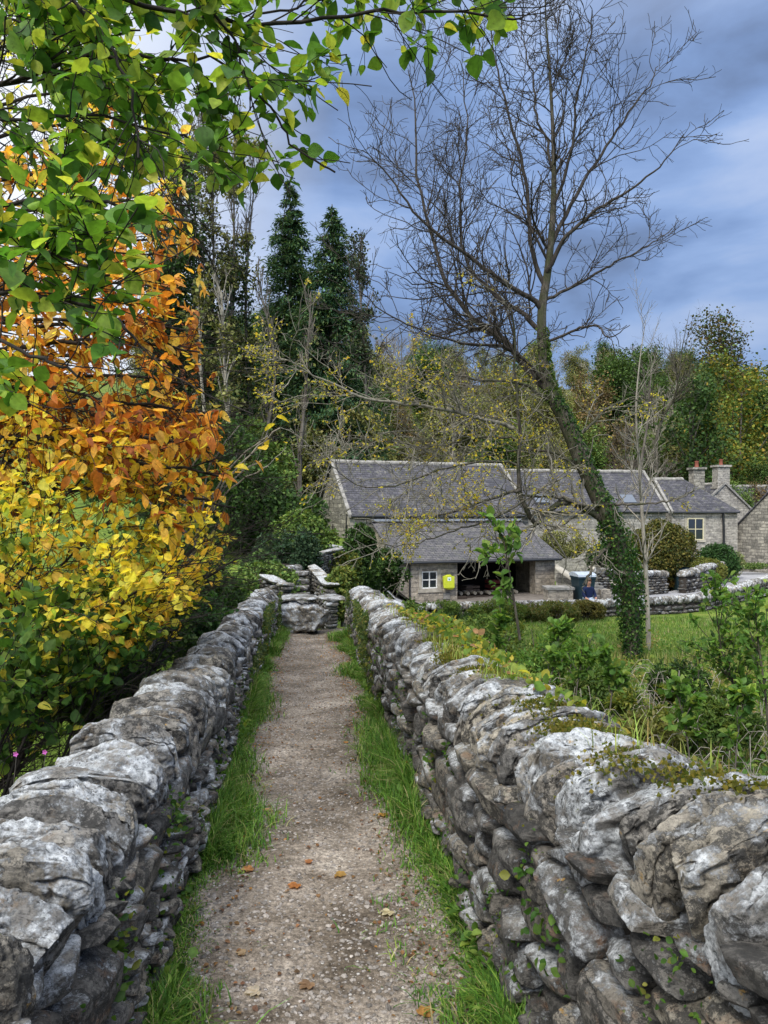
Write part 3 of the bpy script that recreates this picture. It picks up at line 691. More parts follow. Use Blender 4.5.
def ang_of(dx, dy): return math.atan2(dy, dx)
def roof_slab(mb, a, b, c, d, t):
    """a,b eave ends, c,d ridge ends (a-d and b-c are the rakes); thickness t downward along the normal"""
    a, b, c, d = map(np.array, (a, b, c, d)); n = np.cross(b - a, d - a); n = n / np.linalg.norm(n); n = n if n[2] > 0 else -n
    top = [a, b, c, d]; bot = [p - n * t for p in top]
    mb.add(top + bot, [(0, 1, 2, 3), (7, 6, 5, 4), (0, 4, 5, 1), (1, 5, 6, 2), (2, 6, 7, 3), (3, 7, 4, 0)])
def window(root, x0, x1, z0, z1, mat='frame_w', y=-0.035, bars=(1, 1), sill=True, surround=True, label=None):
    f = MB(); t = .05; yf = y - .03
    f.box(x0, x1, yf, yf + .06, z0, z0 + t); f.box(x0, x1, yf, yf + .06, z1 - t, z1)
    f.box(x0, x0 + t, yf, yf + .06, z0 + t, z1 - t); f.box(x1 - t, x1, yf, yf + .06, z0 + t, z1 - t)
    for i in range(bars[0]):
        xm = x0 + (x1 - x0) * (i + 1) / (bars[0] + 1); f.box(xm - .022, xm + .022, yf + .005, yf + .055, z0 + t, z1 - t)
    for i in range(bars[1]):
        zm = z0 + (z1 - z0) * (i + 1) / (bars[1] + 1); f.box(x0 + t, x1 - t, yf + .012, yf + .05, zm - .02, zm + .02)
    o = f.build('window', M[mat], root, smooth=False)
    g = MB(); g.box(x0 + t * .5, x1 - t * .5, yf + .035, yf + .052, z0 + t * .5, z1 - t * .5); g.build('pane', M['glass'], o, smooth=False)
    if sill: g = MB(); g.box(x0 - .12, x1 + .12, y - .06, y + .03, z0 - .13, z0 - .005); g.build('sill', M['stone_trim'], o, smooth=False)
    if surround: g = MB(); g.box(x0 - .14, x1 + .14, y + .01, y + .06, z1 + .005, z1 + .2); g.box(x0 - .14, x0 - .004, y + .012, y + .06, z0, z1); g.box(x1 + .004, x1 + .14, y + .012, y + .06, z0, z1); g.build('surround', M['stone_trim'], o, smooth=False)
    return o
def gabled(name, label, loc, rz, Ln, Dp, zb, ze, zr, wall='wallA', roof='slate', ov=.18, ridge_frac=.5, verge=True, gut=True, group=None, hip_r=False):
    """front wall on local y=0 from x=0 to Ln, back at y=Dp; zb base, ze eave, zr ridge (absolute heights)"""
    root = empty(name, (loc[0], loc[1], 0), rz); tag(root, label, 'building', group)
    w = MB(); yr = Dp * ridge_frac
    prof = [(0, zb), (Dp, zb), (Dp, ze), (yr, zr - .12), (0, ze)]
    if hip_r:
        w.box(0, Ln, 0, Dp, zb, ze)
        w.prism([(0, ze), (Dp, ze), (yr, zr - .12)], 'x', 0, .35)
    else: w.prism(prof, 'x', 0, Ln)
    w.build('wall', M[wall], root, smooth=False, uv=True)
    s1 = (zr - ze) / yr; s2 = (zr - ze) / (Dp - yr); r = MB()
    e0 = ze - ov * s1 + .06; e1 = ze - ov * s2 + .06; x0, x1 = -ov * .6, Ln + ov * .6
    if hip_r:
        xr = Ln - yr * .9
        roof_slab(r, (x0, -ov, e0), (x1, -ov, e0), (xr, yr, zr), (x0, yr, zr), .07)
        roof_slab(r, (x1, Dp + ov, e1), (x0, Dp + ov, e1), (x0, yr, zr), (xr, yr, zr), .07)
        r.add([(x1, -ov, e0), (x1, Dp + ov, e1), (xr, yr, zr), (x1 - .05, 0, e0 - .1)], [], [(0, 1, 2)])
    else:
        roof_slab(r, (x0, -ov, e0), (x1, -ov, e0), (x1, yr, zr), (x0, yr, zr), .07)
        roof_slab(r, (x1, Dp + ov, e1), (x0, Dp + ov, e1), (x0, yr, zr), (x1, yr, zr), .07)
        xr = x1
    ro = r.build('roof', M[roof], root, smooth=False, uv=True)
    q = MB(); nseg = max(3, int((xr - x0) / .45)); xx = np.linspace(x0, xr, nseg + 1); rs = RS(int(Ln * 100))
    for a, b in zip(xx[:-1], xx[1:]):
        dz = rs.uniform(-.008, .012); q.prism([(yr - .14, zr - .10 + dz), (yr - .13, zr - .02 + dz), (yr, zr + .075 + dz), (yr + .13, zr - .02 + dz), (yr + .14, zr - .10 + dz)], 'x', a + .006, b - .006)
    q.build('ridge_tiles', M['trim_dark'], ro, smooth=False)
    if verge:
        for xa in ([x0 - .02, Ln + ov * .6 - .12] if not hip_r else [x0 - .02]):
            v = MB()
            for (ya, za, yb, zb_) in ((-ov, e0, yr, zr), (Dp + ov, e1, yr, zr)):
                v.add([(xa, ya, za + .03), (xa + .16, ya, za + .03), (xa + .16, yb, zb_ + .06), (xa, yb, zb_ + .06), (xa, ya, za - .12), (xa + .16, ya, za - .12), (xa + .16, yb, zb_ - .1), (xa, yb, zb_ - .1)],
                      [(0, 1, 2, 3), (0, 3, 7, 4), (1, 5, 6, 2), (0, 4, 5, 1)])
            v.build('verge', M['trim_dark'], ro, smooth=False)
    if gut:
        g = MB(); g.tubes(np.array([[(x0 + .1, -ov - .05, e0 - .06), ((x0 + x1) / 2, -ov - .05, e0 - .07), (x1 - .1, -ov - .05, e0 - .06)]]), np.full((1, 3), .06), 6); g.build('gutter', M['gutter'], ro)
    return root, ro
def chimney(parent, x, y, z0, z1, w=.6, d=.6, pots=1, mat='wallC', cap=True):
    c = MB(); c.box(x - w / 2, x + w / 2, y - d / 2, y + d / 2, z0, z1)
    c.box(x - w / 2 - .08, x + w / 2 + .08, y - d / 2 - .08, y + d / 2 + .08, z0 + .25, z0 + .38)
    c.box(x - w / 2 - .1, x + w / 2 + .1, y - d / 2 - .1, y + d / 2 + .1, z1 + .002, z1 + .14)
    o = c.build('chimney', M[mat], parent, smooth=False, uv=True)
    for i in range(pots):
        xx = x + (i - (pots - 1) / 2) * .34; p = MB()
        zz = [z1 + .14, z1 + .2, z1 + .45, z1 + .5, z1 + .56]; R = [.15, .13, .11, .14, .13]
        p.tubes(np.array([[(xx, y, a) for a in zz]]), np.array([R]), 10); p.build('chimney_pot', M['terra'], o)
    return o

DIRX = np.array([.946, .325]); RZ = math.atan2(.325, .946)
# long slate-roofed barn
HA = (-1.56, 34.0)
barn, barn_roof = gabled('stone_barn', 'long stone barn with a plain gable and big dark slate roof behind the low shed', HA, RZ, 9.3, 6.2, -2.4, 1.55, 4.15)
sl = MB(); sl.box(-.025, .02, 2.95, 3.05, .2, 1.0); sl.build('slit_window', M['dark_in'], barn, smooth=False)
v = MB(); v.tubes(np.array([[(-.03, .55, -.4), (-.04, .5, .6), (-.03, .45, 1.5)]]), np.full((1, 3), .045), 6); v.build('drainpipe', M['gutter'], barn)
# quoins
qn = MB(); rs = RS(2)
for i in range(12):
    z = -2.0 + i * .3; a, b = (.42, .24) if i % 2 else (.24, .42)
    qn.box(-.025, a, -.025, b, z, z + .27)
qn.build('quoins', M['stone_trim'], barn, smooth=False)

# low lean-to shed with open bay, local frame same direction
SA = at(398, 607, 31.0)[:2]
shed = empty('open_shed', (SA[0], SA[1], 0), RZ); tag(shed, 'low stone shed with open dark bay and lean-to slate roof under the big barn roof', 'shed')
SL, SDp, ze, zr, zb = 7.55, 3.25, -.42, 1.15, -2.6
w = MB()
# front wall pieces around a real window and the bay
wx0, wx1, wz0, wz1 = 1.08, 1.80, -1.66, -.92
w.box(0, wx0, 0, .4, zb, ze); w.box(wx1, 2.72, 0, .4, zb, ze); w.box(wx0, wx1, 0, .4, zb, wz0); w.box(wx0, wx1, 0, .4, wz1, ze)
w.build('wall', M['wallB'], shed, smooth=False, uv=True)
w = MB(); w.prism([(.402, zb), (SDp, zb), (SDp, zr - .1), (.402, ze + .08)], 'x', 0, .35); w.build('side_wall', M['wallB'], shed, smooth=False, uv=True)
w = MB(); w.prism([(.502, zb), (SDp, zb), (SDp, zr - .1), (.502, ze + .08)], 'x', SL - .35, SL); w.build('side_wall', M['wallB'], shed, smooth=False, uv=True)
w = MB(); w.box(6.55, SL, 0, .5, zb, ze); w.build('pillar', M['wallB'], shed, smooth=False, uv=True)
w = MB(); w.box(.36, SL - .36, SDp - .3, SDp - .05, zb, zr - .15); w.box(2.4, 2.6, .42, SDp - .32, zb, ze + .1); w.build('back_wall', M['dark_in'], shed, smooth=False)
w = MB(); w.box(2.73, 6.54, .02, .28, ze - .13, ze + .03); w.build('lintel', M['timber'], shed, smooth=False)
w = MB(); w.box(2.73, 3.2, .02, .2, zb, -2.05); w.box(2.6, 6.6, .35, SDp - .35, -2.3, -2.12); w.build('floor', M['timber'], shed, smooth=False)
r = MB(); roof_slab(r, (-.2, -.3, ze - .03), (SL + .25, -.3, ze - .03), (SL + .1, SDp + .05, zr), (-.1, SDp + .05, zr), .07)
ro = r.build('roof', M['slate2'], shed, smooth=False, uv=True)
g = MB(); g.tubes(np.array([[(-.1, -.36, ze - .1), (3.5, -.36, ze - .11), (SL + .1, -.36, ze - .1)]]), np.full((1, 3), .06), 6); g.tubes(np.array([[(.5, -.06, ze - .1), (.5, -.06, -1.2), (.5, -.06, -2.3)]]), np.full((1, 3), .035), 6); g.build('gutter', M['gutter'], shed)
f = MB(); f.box(-.1, SL + .1, SDp - .12, SDp + .03, zr + .02, zr + .12); f.build('flashing', M['lead'], ro, smooth=False)
window(shed, wx0, wx1, wz0, wz1, 'frame_w', .06, (1, 1), sill=False, surround=False)
f = MB(); f.box(wx0 - .14, wx0 - .003, -.02, .03, wz0 - .02, wz1 + .1); f.box(wx1 + .003, wx1 + .14, -.02, .03, wz0 - .02, wz1 + .1); f.box(wx0 - .2, wx1 + .2, -.05, .03, wz0 - .16, wz0 - .024); f.build('window_surround', M['stone_trim'], shed, smooth=False)
def local(sh, rz, x, y, z): return (sh[0] + x * math.cos(rz) - y * math.sin(rz), sh[1] + x * math.sin(rz) + y * math.cos(rz), z)
# defibrillator cabinet
M['hi_vis'] = plain('yellow_green_enamel', (.50, .55, .03), .5, .4, var=.06)
M['label_w'] = plain('white_label', (.75, .78, .76), .5, .3, var=.03)
M['label_g'] = plain('green_label', (.02, .30, .12), .5, .3, var=.03)
df = empty('defibrillator_cabinet', local(SA, RZ, 2.22, -.02, -1.38), RZ); tag(df, 'bright yellow-green defibrillator cabinet on the shed wall beside the open bay', 'cabinet')
d_ = MB(); stone(d_, (0, -.11, 0), (.23, .11, .30), None, 8, 9, 0.0, 3); d_.build('case', M['hi_vis'], df)
d_ = MB(); d_.box(-.25, .25, -.24, -.222, -.25, .25); d_.box(-.2, -.14, -.25, -.24, -.08, .08); d_.build('door', M['hi_vis'], df, smooth=False)
d_ = MB(); d_.box(-.07, .09, -.246, -.2405, .05, .2); d_.build('label_plate', M['label_w'], df, smooth=False)
d_ = MB()
for cx_ in (-.014, .03): d_.tubes(np.array([[(cx_, -.252, .14), (cx_, -.2465, .14)]]), np.full((1, 2), .026), 10)
d_.prism([(-.04, .135), (.008, .07), (.056, .135)], 'y', -.2515, -.2465); d_.build('heart_symbol', M['label_g'], df, smooth=False)
pq = empty('wall_plaque', local(SA, RZ, 2.2, -.012, -2.0), RZ); tag(pq, 'small grey plaque low on the shed wall under the yellow cabinet', 'plaque')
d_ = MB(); d_.box(-.15, .15, -.015, .01, -.13, .13); d_.build('plate', M['trim_dark'], pq, smooth=False)
d_ = MB(); d_.box(-.17, .17, -.022, -.0155, .125, .15); d_.build('hood', M['gutter'], pq, smooth=False)
# things stored in the bay
def crate(x, y, z, sx, sy, sz, label, c):
    e_ = empty('storage_crate', local(SA, RZ, x, y, z), RZ + .1); tag(e_, label, 'crate', None); m = plain('crate_' + c[0], c[1], .8, .2)
    for zz in np.linspace(0, sz * .72, 3):
        s_ = MB(); hgt_ = sz * .24; s_.box(-sx, sx, -sy, -sy + .03, zz, zz + hgt_); s_.box(-sx, sx, sy - .03, sy, zz, zz + hgt_); s_.box(-sx, -sx + .03, -sy + .031, sy - .031, zz, zz + hgt_); s_.box(sx - .03, sx, -sy + .031, sy - .031, zz, zz + hgt_); s_.build('side_board', m, e_, smooth=False)
    s_ = MB(); s_.box(-sx + .04, sx - .04, -sy + .04, sy - .04, .01, .04); s_.build('base_board', m, e_, smooth=False)
crate(3.9, 1.2, -2.1, .35, .28, .4, 'dull brown wooden crate inside the dark bay near its left side', ('brown', (.10, .07, .05)))
crate(5.2, 1.4, -2.1, .3, .3, .6, 'reddish wooden crate inside the dark bay near its middle', ('red', (.16, .035, .03)))
# logs along the bay front
lg = []
rs = RS(4)
for i in range(9):
    e_ = empty('firewood_log', local(SA, RZ, 3.2 + i * .33, .75 + rs.uniform(-.1, .1), -2.0), RZ); tag(e_, 'split firewood log lying in the front of the dark shed bay', 'log', 'firewood logs in the shed bay')
    s_ = MB(); s_.tubes(np.array([[(0, -.22, .0), (0, 0, .01), (0, .22, 0)]]), np.full((1, 3), rs.uniform(.07, .11)), 8); s_.add([(0, -.22, 0)] + [(.08 * math.cos(a), -.221, .08 * math.sin(a)) for a in np.arange(8) * .785], t=[(0, k + 1, (k + 1) % 8 + 1) for k in range(8)])
    s_.build('log_wood', M['bark_pale'], e_)

# cottage range behind the ivy tree
P0 = at(522, 540, 40.5)
cot, cr_ = gabled('stone_cottage', 'pale stone cottage with two skylights in its slate roof behind the ivy-clad tree', P0[:2], .14, 8.4, 5.5, -2.5, 1.75, 4.05, 'wallC', 'slate')
def skylight(roofobj, x, frac, w_, ln, Dp, ze_, zr_, rfrac=.5, m='skyglass'):
    yr = Dp * rfrac; y0 = yr * frac; s = (zr_ - ze_) / yr; nrm = math.hypot(1, s); dy = ln / nrm; z0 = ze_ + s * y0 + .10; z1 = z0 + s * dy
    f_ = MB(); roof_slab(f_, (x - w_ / 2 - .06, y0 - .05, z0), (x + w_ / 2 + .06, y0 - .05, z0), (x + w_ / 2 + .06, y0 + dy, z1), (x - w_ / 2 - .06, y0 + dy, z1), .09)
    o = f_.build('skylight', M['gutter'], roofobj, smooth=False)
    f_ = MB(); roof_slab(f_, (x - w_ / 2, y0, z0 + .025 + s * .05), (x + w_ / 2, y0, z0 + .025 + s * .05), (x + w_ / 2, y0 + dy - .06, z1 + .025 - s * .06), (x - w_ / 2, y0 + dy - .06, z1 + .025 - s * .06), .02)
    f_.build('pane', M[m], o, smooth=False)
for xs_ in (1.3, 6.45): skylight(cr_, xs_, .10, .75, .85, 5.5, 1.75, 4.05)
window(cot, 6.9, 7.5, -.4, .4, 'frame_w')
# second cottage with the cream window
P1 = at(672, 540, 45.0)
cot2, cr2 = gabled('stone_cottage', 'small grey cottage with a cream four-pane window and hipped slate roof above the round bushes', P1[:2], .05, 4.1, 5.0, -2.5, 1.72, 3.75, 'wallC', 'slate', hip_r=True)
window(cot2, .95, 1.95, -.1, 1.22, 'frame_c', bars=(1, 1))
f = MB(); f.tubes(np.array([[(3.15, -.1, 1.6), (3.2, -.08, .5), (3.2, -.08, -2.3)]]), np.full((1, 3), .07), 6); f.build('drainpipe', M['gutter'], cot2)
ch1 = chimney(cr2, 2.95, 2.9, 2.6, 4.35, .72, .72, 1, 'wallA')
# gabled house behind with second chimney
P2 = at(694, 540, 52.0)
g2, gr2 = gabled('stone_house', 'taller stone house end with red chimney pots rising behind the small cottage', (25.95, 51.9), rad(97), 6.5, 4.4, -2.5, 1.6, 3.64, 'wallC', 'slate', gut=False)
chimney(gr2, .42, 2.2, 3.0, 4.75, .7, .9, 1)
# long dark roof at the right behind
P3 = at(728, 540, 56.0)
g3, _ = gabled('stone_house', 'long dark slate roof showing between the red chimney pots and the right edge', P3[:2], -.02, 9, 6, -2.5, 1.4, 3.7, 'wallA', 'slate')
# gable at right edge
pa = at(737, 570, 44.0)
# a building whose gable faces the camera: local x runs away from the camera
g4, _ = gabled('stone_outhouse', 'rough stone outhouse gable beside the lane at the right edge', (24.0, 42.1), rad(27), 7, 4.4, -2.5, .79, 2.9, 'wallA', 'slate', verge=False, gut=False)

# ------------------------------------------------------------------ lane, garden walls and steps
def ribbon(name, pts, widths, mat, kind='structure', dz=.02, seg=60):
    c = smooth_line([(p[0], p[1], 0) for p in pts], seg); t = np.gradient(c, axis=0); t = norm(t); nv = np.stack([-t[:, 1], t[:, 0], 0 * t[:, 0]], -1)
    wv = np.interp(np.linspace(0, 1, seg), np.linspace(0, 1, len(widths)), widths); k = 9; V = []
    for j in np.linspace(-1, 1, k): V.append(c + nv * (wv * j)[:, None])
    V = np.stack(V, 1); V[:, :, 2] = ground(V[:, :, 0], V[:, :, 1]) + dz + .03
    V[:, :, 2] = V[:, :, 2].mean(1, keepdims=True) * .7 + V[:, :, 2] * .3 + .05
    idx = np.arange(seg * k).reshape(seg, k); mb = MB(); mb.add(V.reshape(-1, 3), np.stack([idx[:-1, :-1], idx[1:, :-1], idx[1:, 1:], idx[:-1, 1:]], -1).reshape(-1, 4))
    return tag(mb.build(name, mat), kind=kind)
M['asphalt'] = plain('worn_asphalt', (.27, .27, .28), .9, .2, var=.2, sc=8)
ribbon('road', [(-2.5, 28.9), (3, 29.2), (9, 30), (13, 31.5), (17.5, 36), (20.5, 42), (24, 52), (30, 60)], [1.1, 1.1, 1.4, 1.9, 2.6, 2.9, 2.8], M['asphalt'])

def rubble_run(name, label, pts, h, thick, seed, mat='rubfar', sz=(.12, .34), cope=True, group=None, zoff=0, n=4):
    """free-standing wall along pts (x, y[, top]) built of blocks"""
    rs = RS(seed); root = empty(name, (0, 0, 0)); tag(root, label, 'wall', group)
    c = smooth_line([(p[0], p[1], 0) for p in pts], 60); d = np.r_[0, np.cumsum(np.linalg.norm(np.diff(c, axis=0), axis=1))]; Lt = d[-1]
    pos = lambda s: np.array([np.interp(s, d, c[:, 0]), np.interp(s, d, c[:, 1])])
    hs = np.atleast_1d(h); H = lambda s: float(np.interp(s / Lt, np.linspace(0, 1, len(hs)), hs))
    body = MB(); z = 0; sd = seed * 77
    core = MB(); ss = np.linspace(.05, Lt - .05, 30)
    for a, b in zip(ss[:-1], ss[1:]):
        pa_, pb_ = pos(a), pos(b); t = (pb_ - pa_) / np.linalg.norm(pb_ - pa_); nn = np.array([-t[1], t[0]]) * (thick * .36)
        za, zb_ = float(ground(*pa_)) + zoff, float(ground(*pb_)) + zoff
        q = [(pa_ - nn, za - .2), (pb_ - nn, zb_ - .2), (pb_ + nn, zb_ - .2), (pa_ + nn, za - .2), (pa_ - nn, za + H(a) - .08), (pb_ - nn, zb_ + H(b) - .08), (pb_ + nn, zb_ + H(b) - .08), (pa_ + nn, za + H(a) - .08)]
        core.add([(p[0], p[1], w_) for p, w_ in q], [(0, 1, 5, 4), (2, 3, 7, 6), (4, 5, 6, 7), (1, 2, 6, 5), (3, 0, 4, 7)])
    core.build('hearting', M['core'], root)
    mh = max(hs)
    while z < mh - (.18 if cope else .02):
        hh = rs.uniform(*sz) * .55; s = rs.uniform(0, .1)
        while s < Lt:
            l = rs.uniform(*sz) * 1.3; p = pos(min(s + l / 2, Lt)); p2 = pos(min(s + l / 2 + .1, Lt)); p1 = pos(max(s + l / 2 - .1, 0)); a = ang_of(*(p2 - p1)) if np.linalg.norm(p2 - p1) > 1e-6 else 0
            zz = float(ground(*p)) + zoff + z
            if z + hh < H(s + l / 2) - (.1 if cope else -.02):
                ax = np.array([[math.cos(a), math.sin(a), 0], [-math.sin(a), math.cos(a), 0], [0, 0, 1]])
                stone(body, (p[0] + rs.uniform(-.02, .02), p[1] + rs.uniform(-.02, .02), zz + hh / 2), (l / 2 * .97, thick / 2, hh / 2 * .98), ax, n, 5, .22, sd)
            sd += 1; s += l
        z += hh
    body.build('masonry', M[mat], root)
    if cope:
        s = 0; cb = MB()
        while s < Lt:
            l = rs.uniform(.12, .22); p = pos(min(s + l / 2, Lt)); p2 = pos(min(s + l / 2 + .1, Lt)); p1 = pos(max(s + l / 2 - .1, 0)); a = ang_of(*(p2 - p1)); le = rs.normal(.35, .12)
            ax = np.array([[math.cos(a) * math.cos(le), math.sin(a) * math.cos(le), -math.sin(le)], [-math.sin(a), math.cos(a), 0], [math.cos(a) * math.sin(le), math.sin(a) * math.sin(le), math.cos(le)]])
            stone(cb, (p[0], p[1], float(ground(*p)) + zoff + H(s) - .04), (l / 2, thick / 2 + .04, .15), ax, n, 4, .22, sd); sd += 1; s += l * .95
        cb.build('coping', M['cope'], root)
    return root
def gp(px, y): return ((px - 384) * y / 740, y)
rubble_run('garden_wall', 'low mossy dry stone wall across the far side of the meadow', [gp(425, 25.5), gp(480, 26), gp(560, 26.3), gp(620, 26.6), gp(690, 28), gp(740, 31), gp(790, 36)], [.5, .5, .52, .55, .62, .7, .75], .45, 31, sz=(.16, .5), n=6)
rubble_run('garden_wall', 'short curved stone wall below the round green bushes beside the lane', [gp(682, 33), gp(700, 34.5), gp(716, 37.5), gp(730, 42)], [1.0, 1.15, 1.1, .9], .42, 32, sz=(.16, .45), n=6)
rubble_run('garden_wall', 'stone garden wall stub between the ivy tree and the brown conifer bush', [gp(596, 31.5), gp(625, 32), gp(664, 33)], [1.3, 1.1, 1.0], .4, 33)
rubble_run('bank_wall', 'rough stone wall and bulging boulder closing the end of the bridge path', [(-1.95, 11.65), (-1.4, 11.35), (-.85, 11.3), (-.35, 11.45)], [.52, .54, .5, .5], .45, 34, 'rub', (.08, .2), cope=False, n=7)
b_ = empty('boulder', (0, 0, 0)); tag(b_, 'big pale lichened boulder bulging from the wall at the end of the path', 'boulder')
mbb = MB(); stone(mbb, at(303, 619, 11.26), (.42, .19, .27), None, 26, 3.4, .5, 88, (.9, .3, 1.0)); mbb.build('rock', M['cope'], b_)
# long flat capping slabs over the end wall
for i, (xa, xb, lab) in enumerate(((278, 318, 'long flat capping slab over the boulder at the path end'), (318, 346, 'short flat capping slab next to the right parapet at the path end'))):
    a = at(xa, 598, 11.35); b = at(xb, 597, 11.4); s_ = MB(); c_ = (a + b) / 2
    stone(s_, c_, (np.linalg.norm(b - a) / 2, .22, .028), None, 10, 8, .15, 90 + i, (.6, .5, .7)); o = s_.build('capping_slab', M['cope']); tag(o, lab, 'slab')
# steps climbing to the upper garden
st = empty('stone_steps', (0, 0, 0)); tag(st, 'worn stone steps climbing between two sloping walls beyond the path end', 'steps')
for i in range(5):
    y = 13.2 + i * .34; z = -.04 + i * .11; xc = (290 - 384 + i * .6) * y / 740 ; s_ = MB()
    stone(s_, (xc, y + .2, z - .04), (.30, .2, .06), None, 7, 9, .1, 300 + i, (.5, .4, .6)); s_.build('step', M['rubfar'], st)
def flank(name, label, p_lo, p_hi, zl, zh, flat, thick, seed, slab_w=.13):
    thick *= .75
    """wall with a sloping top from p_lo (x,y) up to p_hi and a flat end block"""
    root = empty(name, (0, 0, 0)); tag(root, label, 'wall', 'sloping walls that flank the steps'); rs = RS(seed)
    p_lo, p_hi = np.array(p_lo, float), np.array(p_hi, float); Lh = np.linalg.norm(p_hi - p_lo); t = (p_hi - p_lo) / Lh; a = ang_of(*t); w = MB(); z = -.9; sd = seed * 11
    zmin = min(zl, zh) - .9
    z = zmin
    while z < zh - .05:
        hh = rs.uniform(.045, .085); s = rs.uniform(-.05, 0)
        while s < Lh:
            l = rs.uniform(.09, .24); top = zl + (zh - zl) * np.clip((s + l / 2 - flat) / (Lh - flat), 0, 1)
            if z + hh < top + .03:
                p = p_lo + t * (s + l / 2); ax = np.array([[t[0], t[1], 0], [-t[1], t[0], 0], [0, 0, 1]])
                stone(w, (p[0], p[1], z + hh / 2), (l / 2 * .97, thick / 2, hh / 2), ax, 5, 5, .2, sd)
            sd += 1; s += l
        z += hh
    w.build('masonry', M['rubfar'], root)
    s_ = MB(); dz = zh - zl; ln = math.hypot(Lh - flat, dz); al = math.atan2(dz, Lh - flat); mid = p_lo + t * (flat + Lh) / 2
    ax = np.array([[t[0] * math.cos(al), t[1] * math.cos(al), math.sin(al)], [-t[1], t[0], 0], [-t[0] * math.sin(al), -t[1] * math.sin(al), math.cos(al)]])
    stone(s_, (mid[0], mid[1], (zl + zh) / 2 + .05), (ln / 2 + .04, slab_w, .032), ax, 10, 9, .1, seed, (.9, .5, .7)); s_.build('sloping_slab', M['trim_dark'] if seed > 999 else M['cope'], root)
    s_ = MB(); m2 = p_lo + t * flat / 2; ax = np.array([[t[0], t[1], 0], [-t[1], t[0], 0], [0, 0, 1]])
    stone(s_, (m2[0], m2[1], zl + .05), (flat / 2 + .03, slab_w, .032), ax, 8, 9, .1, seed + 1, (.9, .5, .7)); s_.build('end_slab', M['cope'], root)
a = at(332, 588, 13.2); b = at(311, 568, 15.6); flank('flank_wall', 'sloping stone-capped wall on the right of the steps', a[:2], b[:2], a[2], b[2], .25, .3, 41)
a = at(288, 588, 12.7); b = at(266, 578, 13.2); flank('flank_wall', 'short stepped stone wall on the left of the steps', a[:2], b[:2], a[2], b[2], .2, .3, 42)
a = at(318, 556, 19.0); b = at(340, 550, 22.0); flank('flank_wall', 'low sloping garden wall under the barn gable', a[:2], b[:2], a[2], b[2], .3, .35, 43)
rubble_run('garden_wall', 'short stone retaining wall in the ivy left of the steps', [gp(276, 16.2), gp(296, 16.4)], [.75, .7], .3, 35, zoff=.0, cope=False)
M['yard'] = plain('trodden_yard', (.16, .14, .12), .95, .1, var=.3, sc=4)
ribbon('yard_path', [(-1.0, 30.2), (3, 31.6), (7, 32.6), (10, 33.5)], [1.7, 1.9, 1.7, 1.3], M['yard'], dz=.0)
# stair with pale rails right of the shed
stx = empty('outside_stair', (0, 0, 0)); tag(stx, 'outside stone stair with pale sloping parapets at the right end of the shed', 'stair')
def beam(parent, name, p, q, w, h, mat):
    p, q = np.array(p, float), np.array(q, float); t = q - p; l = np.linalg.norm(t); t /= l; s_ = norm(np.cross(t, (0, 0, 1))[None])[0]; u = np.cross(s_, t); m = MB(); stone(m, (p + q) / 2, (l / 2, w / 2, h / 2), np.array([t, s_, u]), 7, 10, .06, int(l * 100), (.9, .3, .6)); return m.build(name, mat, parent)
beam(stx, 'parapet', at(556, 566, 31.5), at(592, 592, 30.0), .3, .16, M['stone_trim'])
beam(stx, 'parapet', at(592, 567, 33.0), at(616, 586, 31.2), .3, .16, M['stone_trim'])
w = MB(); a = at(556, 569, 31.9); b = at(592, 594, 30.4)
w.add([a, b, (b[0], b[1], -2.4), (a[0], a[1], -2.4), a + [.5, 1.5, 0], b + [.9, 1.2, 0], (b[0] + .9, b[1] + 1.2, -2.4), (a[0] + .5, a[1] + 1.5, -2.4)], [(0, 1, 2, 3), (0, 4, 5, 1), (1, 5, 6, 2), (3, 7, 4, 0), (4, 7, 6, 5)])
w.build('side_wall', M['wallA'], stx, smooth=False, uv=True)
for i in range(8):
    f_ = i / 7; p = at(604 - 34 * f_, 592 - 22 * f_, 30.4 + 1.6 * f_); w = MB(); w.box(p[0] - .5, p[0] + .6, p[1], p[1] + .4, p[2] - .35, p[2] - .15); w.build('tread', M['trim_dark'], stx, smooth=False)
w = MB(); a = at(601, 590, 30.3); w.box(a[0], a[0] + .42, a[1], a[1] + .4, -2.4, a[2]); w.build('pier', M['wallB'], stx, smooth=False, uv=True)
wl = empty('stone_planter', (0, 0, 0)); tag(wl, 'low square stone block wall with flat cap beside the right pier of the shed', 'wall')
a = at(548, 590, 29.3); w = MB(); w.box(a[0], a[0] + 1.0, a[1], a[1] + .8, -2.4, a[2]); w.build('block', M['wallB'], wl, smooth=False, uv=True)
w = MB(); w.box(a[0] - .06, a[0] + 1.06, a[1] - .06, a[1] + .86, a[2] + .002, a[2] + .1); w.build('cap_slab', M['trim_dark'], wl, smooth=False)
